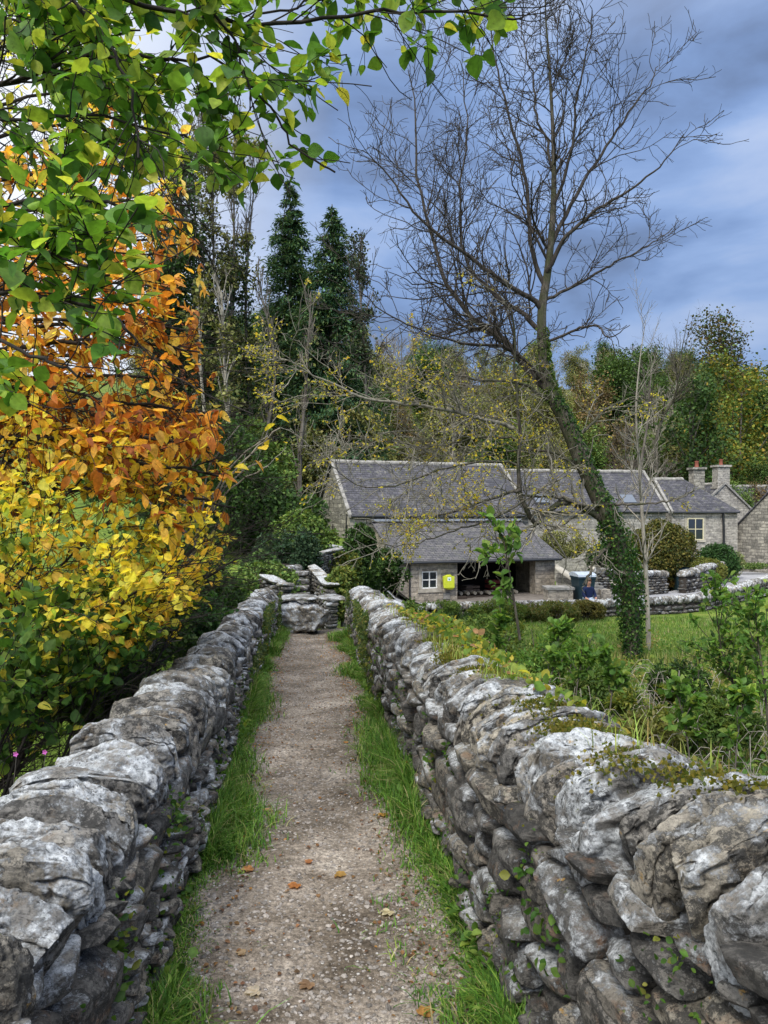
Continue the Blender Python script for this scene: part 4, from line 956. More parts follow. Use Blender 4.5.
# wheelie bin
M['bin'] = plain('dark_teal_plastic', (.015, .035, .045), .45, .4); M['binlid'] = plain('pale_grey_lid', (.42, .47, .52), .4, .4)
def wheelie(label, loc, rz, s=1.0, lid='binlid'):
    e_ = empty('wheelie_bin', loc, rz); e_.scale = (s, s, s); tag(e_, label, 'bin')
    m = MB(); v = [(-.22, -.25, .08), (.22, -.25, .08), (.22, .25, .08), (-.22, .25, .08), (-.29, -.36, .98), (.29, -.36, .98), (.29, .36, .98), (-.29, .36, .98)]
    m.add(v, [(0, 3, 2, 1), (4, 5, 6, 7), (0, 1, 5, 4), (1, 2, 6, 5), (2, 3, 7, 6), (3, 0, 4, 7)]); m.box(-.31, .31, -.38, .38, .93, .985); m.build('body', M['bin'], e_, smooth=False)
    m = MB(); m.prism([(-.40, .99), (-.38, 1.05), (-.1, 1.12), (.25, 1.12), (.40, 1.06), (.40, .99)], 'x', -.32, .32); m.build('lid', M[lid], e_, smooth=False)
    for x in (-.24, .24): m = MB(); m.tubes(np.array([[(x - .025, .28, .1), (x + .025, .28, .1)]]), np.full((1, 2), .1), 12); m.build('wheel', M['gutter'], e_)
    m = MB(); m.tubes(np.array([[(-.26, .42, 1.0), (0, .44, 1.0), (.26, .42, 1.0)]]), np.full((1, 3), .018), 6); m.build('handle', M['gutter'], e_)
a = at(583, 600, 29.6); wheelie('large dark wheelie bin with a pale domed lid just behind the seated person', (a[0], a[1], -2.15), .15, 1.2)
a = at(680, 590, 34.5); wheelie('black wheelie bin in the dark gap at the left end of the curved stone wall', (a[0], a[1], -2.2), 0, 1.1, 'bin')

# seated person in a navy jacket
def person_seated(x, y, z):
    root = empty('person', (x, y, z), .2); tag(root, 'person in a navy jacket and pale trousers sitting behind the meadow wall', 'person')
    def skin(name, verts, edges, radii, mat, parent, sub=2):
        me = bpy.data.meshes.new(name); me.from_pydata(verts, edges, []); o = bpy.data.objects.new(name, me); C.objects.link(o)
        sm = o.modifiers.new('s', 'SKIN'); me.skin_vertices.new() if not me.skin_vertices else None
        for i, r_ in enumerate(radii): me.skin_vertices[0].data[i].radius = (r_, r_) if not isinstance(r_, tuple) else r_
        me.skin_vertices[0].data[0].use_root = True
        s2 = o.modifiers.new('u', 'SUBSURF'); s2.levels = sub; s2.render_levels = sub; me.materials.append(mat); o.parent = parent; return o
    skinm = plain('skin', (.42, .22, .15), .6, .3, var=.05); navy = plain('navy_cloth', (.010, .018, .055), .9, .2); pale = plain('pale_denim', (.38, .46, .55), .9, .2); hair = plain('brown_hair', (.10, .04, .02), .8, .3, sc=40)
    # body: pelvis, spine, neck, head, arms to knees, legs
    V = [(0, 0, .48), (0, .02, .66), (0, .0, .88), (0, -.02, 1.0), (0, -.04, 1.07), (0, -.06, 1.16), (0, -.05, 1.25),
         (-.17, 0, .94), (-.24, -.06, .72), (-.2, -.24, .58), (-.13, -.34, .55), (.17, 0, .94), (.24, -.06, .72), (.2, -.24, .58), (.13, -.34, .55),
         (-.1, -.05, .47), (-.13, -.44, .5), (-.12, -.42, .12), (-.12, -.52, .05), (.1, -.05, .47), (.13, -.44, .5), (.12, -.42, .12), (.12, -.52, .05)]
    E = [(0, 1), (1, 2), (2, 3), (3, 4), (4, 5), (5, 6), (2, 7), (7, 8), (8, 9), (9, 10), (2, 11), (11, 12), (12, 13), (13, 14), (0, 15), (15, 16), (16, 17), (17, 18), (0, 19), (19, 20), (20, 21), (21, 22)]
    R = [.13, .12, .14, .07, .055, .085, .075, .06, .048, .038, .035, .06, .048, .038, .035, .085, .065, .045, .045, .085, .065, .045, .045]
    body = skin('body', V, E, R, skinm, root)
    skin('jacket', [V[0], V[1], V[2], (0, -.02, 1.01), V[7], V[8], (-.2, -.22, .59), V[11], V[12], (.2, -.22, .59)], [(0, 1), (1, 2), (2, 3), (2, 4), (4, 5), (5, 6), (2, 7), (7, 8), (8, 9)], [.155, .15, .165, .085, .08, .066, .05, .08, .066, .05], navy, root)
    skin('trousers', [V[0], V[15], V[16], (-.12, -.42, .14), V[19], V[20], (.12, -.42, .14)], [(0, 1), (1, 2), (2, 3), (0, 4), (4, 5), (5, 6)], [.15, .1, .082, .062, .1, .082, .062], pale, root)
    m = MB(); V_, Q_ = cube_tmpl(10); v = norm(V_) * np.array([.098, .115, .12]); v[:, 2] += .035 * 1; keepq = Q_
    v = v + np.array([0, -.035, 1.195]); front = (v[:, 1] < -.09) & (v[:, 2] < 1.25); v[front, 1] = -.08
    m.add(v, keepq); m.build('hair', hair, root)
    m = MB(); m.add([(0, -.165, 1.17), (-.018, -.135, 1.15), (.018, -.135, 1.15), (0, -.135, 1.21)], t=[(0, 2, 1), (0, 1, 3), (0, 3, 2)]); m.build('nose', skinm, root)
    return root
a = at(588.5, 600, 28.4); person_seated(a[0], a[1], -2.28)
bn = empty('bench', (at(588.5, 600, 28.45)[0], 28.5, -2.2), .2); tag(bn, 'rough timber bench under the seated person behind the meadow wall', 'bench')
m = MB(); m.box(-.6, .6, -.16, .2, .27, .335); m.build('seat', M['timber'], bn, smooth=False)
for x in (-.48, .48): m = MB(); m.box(x - .05, x + .05, -.13, .17, -.05, .268); m.build('leg', M['timber'], bn, smooth=False)

# ------------------------------------------------------------------ far trees on the hillside
def far_tree(name, seed, h, rx, n, size, pal, kind='bushy', trunk='bark_far'):
    """prototype deciduous tree: trunk with limbs, crown of leaf clumps following the limbs"""
    rs = RS(seed); root = empty(name)
    T = smooth_line([(0, 0, -1), (rs.uniform(-.2, .2), 0, h * .25), (rs.uniform(-.3, .3), rs.uniform(-.3, .3), h * .6), (0, 0, h * .96)], 14)[None]
    TR = np.linspace(.022 * h, .004 * h, 14)[None]
    P1, R1 = spawn(rs, T, TR, 26 / h if kind != 'bare' else 34 / h, .85, .45, h * .12, rx * 1.15, .18, 7, .14, .16, .55)
    P2, R2 = spawn(rs, P1, R1, 22 / h, .75, .5, h * .04, h * .2, .1, 5, .2, .2, .6)
    P3, R3 = spawn(rs, P2, R2, 26 / h, .7, .6, h * .03, h * .11, .08, 4, .2, .1, .6)
    tb = MB(); tb.tubes(T, TR, 7); tb.tubes(P1, np.maximum(R1, .03), 4)
    if kind in ('bare', 'thin'): tb.tubes(P2, np.maximum(R2, .02), 3); tb.tubes(P3, np.maximum(R3, .014), 3)
    tb.build('trunk', M[trunk], root)
    if kind == 'bare': return root
    mb = MB()
    # colour drifts from clump to clump
    ends = np.concatenate([P2[:, 2:].reshape(-1, 3), P3[:, 1:].reshape(-1, 3)])
    c = ends[rs.choice(len(ends), n)]; sp = (.035 if kind == 'thin' else .05) * h
    p = c + rs.normal(0, sp, (n, 3)); tone = .5 + .5 * fbm(p / (h * .10), seed, 2); cols = pick(rs, pal, n, .25) * (.55 + .9 * np.clip(tone, 0, 1.2))[:, None]
    v = norm(p - np.array([0, 0, h * .5])); D = norm(v * .4 + rs.normal(0, .7, (n, 3))); Up = norm(v * .8 + rs.normal(0, .5, (n, 3)) + (0, 0, .5))
    add_leaves(mb, p, D, Up, size * rs.uniform(.6, 1.4, n), np.clip(cols, 0, .9), QUAD, QQ); mb.build('crown', M['leaf_far'], root)
    return root
def copy_tree(o, loc, rz, s, label, cat, group):
    c = o.copy(); C.objects.link(c); c.location = loc; c.rotation_euler = (0, 0, rz); c.scale = (s, s, s); tag(c, label, cat, group)
    for ch in o.children:
        d_ = ch.copy(); C.objects.link(d_); d_.parent = c
    return c
KIN = {
 'green': [far_tree('broadleaf_tree', 51, 9, 3.6, 9880, 0.22, G_MID), far_tree('broadleaf_tree', 52, 10, 4.2, 9880, 0.23, [(.035, .07, .015, 2), (.07, .12, .025, 2)])],
 'olive': [far_tree('broadleaf_tree', 53, 10, 3.8, 7980, 0.20, G_OLIVE, 'thin'), far_tree('broadleaf_tree', 54, 9, 3.4, 6840, 0.20, G_OLIVE, 'thin')],
 'yellow': [far_tree('broadleaf_tree', 55, 8, 3.6, 8740, 0.20, G_YEL)],
 'rust': [far_tree('broadleaf_tree', 56, 10, 4.2, 6840, 0.20, G_RUST, 'thin')],
 'bare': [far_tree('leafless_tree', 57, 10, 4, 0, .3, None, 'bare', 'bark_far'), far_tree('leafless_tree', 58, 11, 3.6, 0, .3, None, 'bare', 'bark_pale')],
}
LBL = {'green': 'bushy green broadleaf tree on the wooded hillside', 'olive': 'thinning olive-green autumn tree on the wooded hillside', 'yellow': 'yellow-green autumn tree on the wooded hillside', 'rust': 'rusty brown autumn tree on the wooded hillside', 'bare': 'leafless grey tree among the hillside woodland'}
rs = RS(77); used = set(); spots = []
for row, (Yd, step) in enumerate(((56, 2.9), (63, 3.2), (71, 3.5), (80, 3.9), (90, 4.4), (101, 4.9), (113, 5.5), (126, 6.2), (141, 7), (158, 8.5))):
    xl = at(150, 0, Yd)[0]; xr_ = at(800, 0, Yd)[0]; x = xl + rs.uniform(0, 2)
    while x < xr_:
        yj = Yd + rs.uniform(-3, 3) * (1 if row else .5); px = 384 + x * 740 / yj
        w_ = dict(green=.25, olive=.30, yellow=.06, rust=.12, bare=.27)
        if px > 690: w_ = dict(green=.45, olive=.15, yellow=.30, rust=.05, bare=.05)
        elif px < 380: w_ = dict(green=.45, olive=.3, yellow=.03, rust=.04, bare=.18)
        elif px < 470 and row < 3: w_ = dict(green=.15, olive=.42, yellow=.04, rust=.14, bare=.25)
        k = rs.choice(list(w_), p=np.array(list(w_.values())) / sum(w_.values())); spots.append((x, yj, k, px, row)); x += step * rs.uniform(.7, 1.3)
for (x, y, k, px, row) in spots:
    if 85 < y < 135 and 552 < px < 578: continue          # gap with the field
    o = KIN[k][rs.randint(len(KIN[k]))]; s = rs.uniform(.70, 1.12) * (.62 if row == 0 else .74 if row == 1 else 1.0)
    if px > 690: s *= .9
    loc = (x, y, float(ground(x, y)) - .2); lab = LBL[k].replace('on the wooded hillside', 'on the slope').replace('among the hillside woodland', 'on the slope') + (' by the conifers' if px < 380 else ' above the barn roof' if px < 470 else ' behind the ivy-clad ash' if px < 610 else ' above the cottages') + (', foot of the wood' if y < 67 else ', lower wood' if y < 85 else ', middle of the wood' if y < 108 else ', near the skyline'); grp = {'bare': 'bare trees on the hillside'}.get(k, k + ' trees on the hillside')
    if id(o) in used: copy_tree(o, loc, rs.uniform(0, 6.28), s, lab, 'tree', grp)
    else: used.add(id(o)); o.location = loc; o.rotation_euler = (0, 0, rs.uniform(0, 6)); o.scale = (s, s, s); tag(o, lab, 'tree', grp)
def one_tree(px, py_top, y, proto_args, label, sc=None, zb=None):
    x = (px - 384) * y / 740; zg = float(ground(x, y)) if zb is None else zb; h = EYE - (py_top - 512) * y / 740 - zg
    o = far_tree(*proto_args(h)); o.location = (x, y, zg); tag(o, label, 'tree'); return o
one_tree(722, 332, 100, lambda h: ('broadleaf_tree', 61, h, h * .42, 9000, .34, [(.07, .065, .02, 2), (.05, .08, .02, 2), (.13, .09, .03, 1)]), 'big round brown-green tree standing highest on the skyline above the chimneys')
one_tree(742, 388, 66, lambda h: ('broadleaf_tree', 62, h, h * .5, 9000, .26, [(.10, .15, .03, 3), (.20, .21, .03, 2), (.34, .24, .04, 1)]), 'green and gold tree spreading above the roofs at the right edge')
one_tree(690, 400, 62, lambda h: ('broadleaf_tree', 63, h, h * .4, 5000, .26, G_DARK), 'dark green tree just behind the capped chimney')
# conifers
def conifer(label, px, top, y, seed, rb, n=60000):
    rs = RS(seed); x = (px - 384) * y / 740; zg = float(ground(x, y)); h = EYE - (top - 512) * y / 740 - zg
    root = empty('conifer', (x, y, zg)); tag(root, label, 'conifer')
    nb = 520; t = rs.rand(nb) ** .9; zz = h * (.06 + .93 * t); a = rs.uniform(0, 6.28, nb)
    rr = rb * (1 - t) ** .85 * (1 + .16 * np.sin(a * 2 + seed + t * 5)) * rs.uniform(.72, 1.12, nb) + .12; m = 6; P = np.zeros((nb, m, 3))
    for k in range(m):
        f = k / (m - 1); P[:, k, 0] = np.cos(a) * rr * f; P[:, k, 1] = np.sin(a) * rr * f; P[:, k, 2] = zz + rr * (.30 * f - .42 * f * f)
    tb = MB(); tb.tubes(smooth_line([(0, 0, -1), (0, 0, h * .5), (0, 0, h)], 10)[None], np.linspace(.3, .03, 10)[None], 8); tb.tubes(P, np.tile(np.linspace(.05, .01, m), (nb, 1)), 3); tb.build('trunk', M['bark_far'], root)
    seg = np.linalg.norm(P[:, -1] - P[:, 0], axis=1); w = seg / seg.sum(); bi = rs.choice(nb, n, p=w); f = rs.rand(n) ** .6; xk = f * (m - 1); i = np.minimum(xk.astype(int), m - 2); g = (xk - i)[:, None]
    p = P[bi, i] * (1 - g) + P[bi, i + 1] * g + rs.normal(0, 1, (n, 3)) * np.array([.28, .28, .16]) * (.35 + .65 * f[:, None]) * np.minimum(1, rr[bi] / 1.5)[:, None]
    out = np.stack([np.cos(a[bi]), np.sin(a[bi]), 0 * f], -1); D = norm(out * .7 + rs.normal(0, .45, (n, 3)) + (0, 0, -.35)); Up = norm(rs.normal(0, .4, (n, 3)) + (0, 0, 1))
    bt = .7 + .6 * rs.rand(nb); cols = pick(rs, [(.035, .08, .04, 3), (.06, .12, .05, 3), (.12, .18, .06, 1.5)], n, .25) * bt[bi][:, None]
    mb = MB(); add_leaves(mb, p, D, Up, .30 * rs.uniform(.5, 1.4, n), cols, QUAD * np.array([.38, 1, 1]), QQ); mb.build('crown', M['leaf_far'], root)
    return root
conifer('tall dark conifer with the higher pointed top, left of the pair', 290, 178, 50, 71, 4.1)
conifer('slightly shorter dark conifer on the right of the pair', 332, 204, 47, 72, 4.6)

# tall thin ivy-clad trees left of the conifers
def thin_tree(px, top, y, seed, rx, n, pal, label, ivy=0, bark_='bark_far'):
    rs = RS(seed); x = (px - 384) * y / 740; zg = float(ground(x, y)); h = EYE - (top - 512) * y / 740 - zg
    root = empty('slender_tree', (x, y, zg)); tag(root, label, 'tree')
    T = smooth_line([(0, 0, -.5), (rs.uniform(-.3, .3), 0, h * .3), (rs.uniform(-.5, .5), 0, h * .65), (rs.uniform(-.6, .6), 0, h)], 20)[None]; TR = np.linspace(.17, .03, 20)[None]
    P1, R1 = spawn(rs, T, TR, 2.2, .5, .3, 1.2, rx, .35, 8, .1, .15, .5); P2, R2 = spawn(rs, P1, R1, 2.0, .6, .5, .4, 1.8, .25, 5, .14, .1, .6); P3, R3 = spawn(rs, P2, R2, 2.0, .6, .6, .2, .9, .15, 4, .2, .1, .6)
    tb = MB(); tb.tubes(T, TR, 6); tb.tubes(P1, np.maximum(R1, .025), 4); tb.tubes(P2, np.maximum(R2, .016), 3); tb.tubes(P3, np.maximum(R3, .011), 3); tb.build('trunk', M[bark_], root)
    if n:
        E = np.concatenate([P2[:, 1:].reshape(-1, 3), P3.reshape(-1, 3)]); c = E[rs.choice(len(E), n)] + rs.normal(0, .16, (n, 3)); k = vnoise(c * .55, seed) > -.25; c = c[k]; nn_ = len(c)
        mb = MB(); add_leaves(mb, c, norm(rs.normal(size=(nn_, 3)) + (0, 0, -.4)), norm(rs.normal(size=(nn_, 3)) + (0, 0, 1)), .2 * rs.uniform(.5, 1.3, nn_), pick(rs, pal, nn_), QUAD, QQ); mb.build('crown', M['leaf_far'], root)
    if ivy:
        t = rs.rand(ivy) ** 1.2 * .72; i = np.minimum((t * 19).astype(int), 18); c = T[0][i] + (T[0][i + 1] - T[0][i]) * (t * 19 - i)[:, None]; w_ = .45 + .55 * np.abs(vnoise(np.stack([t * 9, t * 0 + seed, t * 0], -1), 5))
        v = norm(rs.normal(size=(ivy, 3))); p = c + v * (w_ * rs.uniform(.4, 1.6, ivy))[:, None]; mb = MB(); add_leaves(mb, p, norm(v + rs.normal(0, .5, (ivy, 3))), norm(v + (0, 0, .7)), .24 * rs.uniform(.5, 1.2, ivy), pick(rs, [(.015, .035, .012, 3), (.03, .06, .018, 2)], ivy), QUAD, QQ); mb.build('ivy', M['leaf_far'], root)
    return root
THIN = [(178, 150, 40, 2.4, 9000, G_DARK, 'slender tree thick with dark ivy nearest the orange leaves', 9000, 'bark_far'), (196, 140, 44, 2.6, 12000, G_DARK, 'slender ivy-clad tree with thin green foliage left of the sky gap', 7500, 'bark_far'),
        (214, 125, 46, 2.4, 9500, G_OLIVE, 'tallest slender half-bare tree left of the conifers', 2500, 'bark_far'), (232, 135, 44, 2.2, 8000, G_OLIVE, 'slender tree with sparse olive leaves, second left of the conifers', 2500, 'bark_far'),
        (248, 170, 45, 2.0, 6000, G_OLIVE, 'slender tree with sparse leaves beside the left conifer', 1500, 'bark_far'), (206, 300, 36, 1.6, 1800, G_OLIVE, 'pale thin stem in front of the dark trees left of the conifers', 0, 'bark_pale'),
        (224, 290, 35, 1.5, 1500, G_OLIVE, 'pale leaning stem right of the other pale thin stem', 0, 'bark_pale'), (364, 265, 46, 1.8, 4200, [(.05, .07, .04, 3), (.09, .10, .05, 1)], 'grey-green tree peeping out right of the conifer pair', 0, 'bark_far'),
        (300, 300, 40, 1.6, 500, G_OLIVE, 'bare silvery thin tree in front of the two conifers', 0, 'bark_far'), (268, 280, 42, 1.6, 500, G_OLIVE, 'bare silvery thin tree left of the conifers', 0, 'bark_far'), (160, 190, 38, 2.6, 6000, G_DARK, 'dark leafy tree mostly hidden behind the orange leaves', 6000, 'bark_far')]
for i, (px, tp, y, rx, n, pal, lab, ivy, bk_) in enumerate(THIN): thin_tree(px, tp, y, 400 + i, rx, n, pal, lab, ivy, bk_)
# understorey masses between path end and the trees
BU = [ # px, y, z-centre base(None ground), rx, ry, rz, n, size, pal, label
 (215, 30, 3.4, 2.2, 2.4, 9000, .17, G_DARK, 'broad dark green evergreen bush under the slender trees'),
 (262, 27, 2.6, 1.8, 1.7, 7000, .16, G_DARK, 'rounded dark laurel bush left of the barn gable'),
 (285, 43, 2.6, 2.0, 2.6, 7000, .18, [(.05, .08, .03, 3), (.10, .12, .03, 2), (.16, .16, .05, 1)], 'pale olive bush beneath the conifers'),
 (240, 36, 3.0, 2.0, 3.0, 7000, .18, G_MID, 'green bush below the bare silvery tree'),
 (175, 24, 3.0, 2.2, 2.8, 8000, .15, G_DARK, 'dark bush behind the lower yellow leaves'),
 (340, 44, 3.5, 2.0, 4.2, 8000, .22, G_OLIVE, 'tall olive thicket behind the barn roof, left end'),
 (385, 48, 3.8, 2.0, 3.6, 8000, .22, G_OLIVE, 'olive thicket behind the middle of the barn roof'),
 (440, 50, 3.8, 2.0, 3.6, 7000, .22, [(.11, .09, .025, 3), (.17, .14, .03, 2)], 'brownish thicket behind the right half of the barn roof'),
 (232, 15.0, 1.05, .8, .62, 5000, .085, G_DARK, 'dark ivy bush spilling beside the far end of the left parapet'),
 (262, 14.0, .75, .6, .50, 4200, .075, G_MID, 'light green leafy bush above the far end of the left parapet'),
 (288, 18.6, .9, .6, .75, 4200, .085, [(.03, .06, .03, 3), (.06, .10, .045, 1)], 'blue-green bush overhanging the top of the steps'),
 (302, 22.5, 1.1, .8, .9, 3600, .11, G_MID, 'green bush between the steps and the barn gable'),
 (343, 20.0, .6, .5, .55, 4200, .09, [(.07, .11, .03, 3), (.16, .17, .03, 2)], 'yellow-green garden shrub right of the steps'),
 (359, 22.5, .62, .6, 1.05, 6500, .10, G_DARK, 'tall dark garden shrub against the barn front'),
 (378, 25, 1.1, .8, .9, 5000, .11, G_DARK, 'dark shrub in the corner of barn and shed'),
 (398, 17.5, .62, .5, .55, 4200, .075, G_MID, 'bright green shrub over the right parapet in front of the shed'),
 (420, 18.5, .55, .5, .4, 3000, .075, G_MID, 'small green bush at the shed wall beside the window'),
 (440, 20.5, 1.0, .7, .42, 4000, .085, G_DARK, 'low dark bramble patch in front of the yellow cabinet'),
]
rs = RS(8)
for i, (px, y, rx, ry, rz, n, size, pal, lab) in enumerate(BU):
    x = (px - 384) * y / 740; zg = float(ground(x, y)); zz = zg
    if lab.startswith('bright green shrub'): zz = -1.35
    if lab.startswith('small green bush at'): zz = -1.65
    bush('garden_bush', lab, 'bush', x, y, zz, rx, ry, rz, int(n * 1.15), size, pal, 500 + i, thr=.02)
bush('garden_bush', 'small leafy bush half covering the left flank wall of the steps', 'bush', -2.35, 13.2, -.25, .40, .4, .42, 3600, .06, G_MID, 590)
bush('garden_bush', 'fern-like bush spilling over the sloping wall right of the steps', 'bush', -.75, 13.6, -.35, .35, .4, .5, 3200, .07, [(.09, .14, .03, 3), (.18, .2, .04, 2)], 591)
# bushes around the lane: brown-green yew, two clipped bushes, pale one
def b2(px, py, y, rx, ry, rz, n, size, pal, lab, seed, thr=-.3):
    x, _, z = at(px, py, y); bush('garden_bush', lab, 'bush', x, y, z - rz * .85, rx, ry, rz, n, size, pal, seed, thr=thr)
b2(660, 552, 35, 1.75, 1.3, 1.55, 16000, .11, [(.09, .09, .02, 3), (.15, .13, .03, 2), (.05, .07, .02, 2)], 'big brown-green feathery yew bush in front of the small cottage', 601)
b2(664, 588, 35, .7, .7, .9, 3500, .10, [(.14, .09, .02, 3), (.20, .13, .03, 2)], 'rusty lower skirt of growth under the big yew bush', 602)
b2(718, 562, 39.5, 1.15, .9, 1.0, 10000, .10, [(.03, .07, .02, 3), (.05, .11, .03, 2)], 'glossy dark green round bush beside the lane', 603, -.6)
b2(704, 572, 37, 1.15, .8, .72, 8000, .09, [(.12, .14, .03, 3), (.18, .18, .04, 2)], 'olive clipped bush on top of the curved stone wall', 604, -.6)
b2(736, 564, 41, .5, .4, .7, 2500, .09, [(.22, .25, .10, 2), (.16, .20, .08, 1)], 'small pale green bush at the corner of the lane', 605, -.4)
b2(606, 560, 34, .9, .8, .8, 5000, .1, G_DARK, 'dark bush under the cottage eaves left of the ivy trunk', 606, -.3)
b2(560, 545, 36, 1.3, .9, .7, 5000, .1, G_OLIVE, 'olive shrub in front of the cottage above the shed end', 607, -.2)
b2(752, 566, 43.4, 1.2, .3, .2, 1500, .08, G_MID, 'low green weeds at the foot of the outhouse gable', 608, -.4)

# ------------------------------------------------------------------ the leaning ivy-clad ash in the meadow
def A_(pts, y, dy=0.0):
    return [at(px, py, y + dy * i / max(1, len(pts) - 1)) for i, (px, py) in enumerate(pts)]
def main_tree():
    rs = RS(21); Y0 = 19.0; root = empty('ash_tree', at(632, 668, Y0)); root_loc = np.array(at(632, 668, Y0)); tag(root, 'tall leafless tree with a leaning ivy-clad trunk and last yellow leaves on its low boughs', 'tree')
    def loc(P): return P - root_loc
    trunk = smooth_line(A_([(633, 690), (632, 660), (630, 600), (618, 545), (600, 500), (583, 462), (566, 420), (549, 388), (543, 350), (542, 310), (548, 270), (553, 215), (554, 160), (552, 110), (549, 60), (546, 20), (545, -10)], Y0), 60)
    rk = np.interp(np.linspace(0, 1, 60), [0, .06, .2, .34, .42, .5, .62, .8, 1], [.29, .20, .22, .22, .18, .13, .10, .045, .011])
    mbt = MB(); mbt.tubes(loc(trunk)[None], rk[None], 16)
    limbs = [ # points, y, dy, r0, r1
        ([(549, 392), (525, 365), (500, 338), (470, 315), (445, 280), (430, 235), (420, 180), (414, 120), (408, 70)], 0, 1.6, .10, .012),
        ([(543, 310), (520, 292), (490, 270), (455, 245), (418, 212), (388, 178), (362, 150)], 0, -1.5, .075, .010),
        ([(543, 335), (520, 315), (490, 290), (462, 250), (462, 190), (466, 120), (460, 60)], 0, 2.2, .07, .010),
        ([(545, 290), (532, 240), (525, 180), (512, 120), (495, 60), (488, 10)], 0, 1.0, .07, .010),
        ([(547, 275), (565, 240), (594, 213), (628, 192), (658, 166), (684, 134)], 0, -1.2, .065, .009),
        ([(550, 255), (572, 205), (595, 165), (625, 120), (648, 85), (658, 66)], 0, 1.5, .06, .009),
        ([(553, 210), (570, 150), (578, 95), (588, 45), (590, 5)], 0, -1, .045, .008),
        ([(552, 170), (540, 120), (528, 60), (520, 10)], 0, .8, .04, .008),
        ([(543, 345), (575, 330), (595, 326), (612, 336), (630, 325)], 0, -1.5, .04, .008),
        ([(545, 300), (580, 282), (614, 264), (650, 244), (672, 228)], 0, 1.2, .045, .008),
        ([(546, 385), (510, 350), (470, 345), (425, 330), (385, 312), (348, 280)], 0, -2, .05, .008),
        # low arching bough that turns up into the second stem
        ([(606, 528), (588, 508), (565, 503), (545, 512), (536, 523), (524, 502), (518, 470), (516, 430), (514, 390), (514, 340), (505, 300)], 0, -1.2, .10, .02),
        ([(514, 428), (490, 422), (455, 412), (420, 405), (380, 400), (345, 388), (310, 374), (290, 360)], -.9, -1.8, .055, .014),
        ([(600, 505), (560, 500), (525, 495), (515, 490)], -.2, -.5, .04, .02),
        ([(603, 503), (640, 502), (670, 500), (695, 490)], 0, -.8, .035, .01),
        ([(520, 490), (490, 500), (455, 512), (420, 520), (385, 525)], -1.0, -1.0, .04, .008),
        ([(612, 545), (595, 560), (585, 585)], 0, -1.2, .06, .02),
        ([(536, 523), (500, 545), (470, 552)], -.9, -1.2, .035, .008),
        ([(585, 470), (560, 455), (530, 450), (490, 455), (450, 470)], 0, 1.5, .05, .008),
        ([(575, 440), (600, 415), (625, 400), (655, 405)], 0, 1.2, .045, .008),
        ([(552, 400), (520, 385), (480, 380), (440, 372), (400, 365)], 0, -1.5, .045, .008),
        ([(517, 465), (480, 462), (440, 470), (395, 485), (355, 480), (325, 462)], -.9, -2.0, .032, .007),
        ([(514, 440), (475, 438), (430, 446), (380, 440), (340, 452)], -.9, .8, .030, .007),
        ([(525, 500), (490, 520), (450, 532), (410, 545), (380, 540)], -1.0, -2.2, .030, .007),
    ]
    LP = []; LR = []
    for pts, dy0, dy, r0, r1 in limbs:
        LP.append(loc(smooth_line(A_(pts, Y0 + dy0, dy), 26))); LR.append(np.linspace(r0, r1, 26) ** 1.0)
    LP = np.array(LP); LR = np.array(LR)
    LP[:, 1:-1] += rs.normal(0, .016, LP[:, 1:-1].shape) + (.10 * fbm((LP[:, 1:-1].reshape(-1, 3)) * .9, 5, 3)[:, None] * np.array([1, 1, .6])).reshape(LP[:, 1:-1].shape)
    for i in range(len(LP)): b_ = MB(); b_.tubes(LP[i][None], LR[i][None], 8); b_.build('limb', M['bark_lich' if i == 12 else 'bark_ash' if i > 10 else 'bark_twig'], root)
    up_ = np.arange(len(limbs)) < 11
    lowb = MB(); tb = MB(); Tt = loc(trunk)[34:][None]; TR = rk[34:][None]
    tw = []
    for (P, R, pm, lmin, lmax, upw, low) in ((LP[up_], LR[up_], 2.9, .35, 2.2, .10, 0), (Tt, TR, 2.6, .5, 2.3, .14, 0), (LP[~up_], LR[~up_], 5.2, .3, 1.9, .02, 1)):
        P1, R1 = spawn(rs, P, R, pm, .9, .45, lmin, lmax, upw, 9, .19, .1, .42)
        P2, R2 = spawn(rs, P1, R1, 3.9, .85, .5, .18, .95, upw * .8, 7, .2, .08, .6)
        P3, R3 = spawn(rs, P2, R2, 3.6, .75, .6, .08, .42, upw * .7, 4, .18, .1, .7)
        tq = lowb if low else tb; tq.tubes(P1, np.maximum(R1, .009), 5); tq.tubes(P2, np.maximum(R2, .0068), 4); tq.tubes(P3, np.maximum(R3, .0052), 3)
        if low: tw.append((P2, P3))
    tb.build('twigs', M['bark_twig'], root); o_ = lowb.build('lower_twigs', M['bark_lich'], root)
    mbt.build('trunk', M['bark_ash'], root)
    # last yellow leaves in drifts on the low boughs
    P2, P3 = tw[0]; mid = P3.mean(1); lowz = root_loc[2]; k = (vnoise(mid * .9, 4) > -.1) & (mid[:, 2] + lowz > .55) ; mb = MB(); leaves_on(mb, rs, P3[k], 3, .062, [(.60, .50, .05, 3), (.48, .46, .06, 2), (.62, .42, .05, 1)], .5, QUAD, QQ, .2, .2)
    mid2 = P2.mean(1); k2 = (vnoise(mid2 * .9, 4) > -.1) & (mid2[:, 2] + lowz > .55); leaves_on(mb, rs, P2[k2], 3, .058, [(.60, .50, .05, 3), (.40, .40, .06, 2)], .5, QUAD, QQ, .2, .2); mb.build('leaves', M['leaf'], root)
    # ivy sleeve
    n = 15000; t = rs.rand(n) * .42; i = (t * 59).astype(int); f = (t * 59 - i)[:, None]; Tl = loc(trunk); c = Tl[i] * (1 - f) + Tl[i + 1] * f; v = norm(rs.normal(size=(n, 3)) * (1, 1, .6))
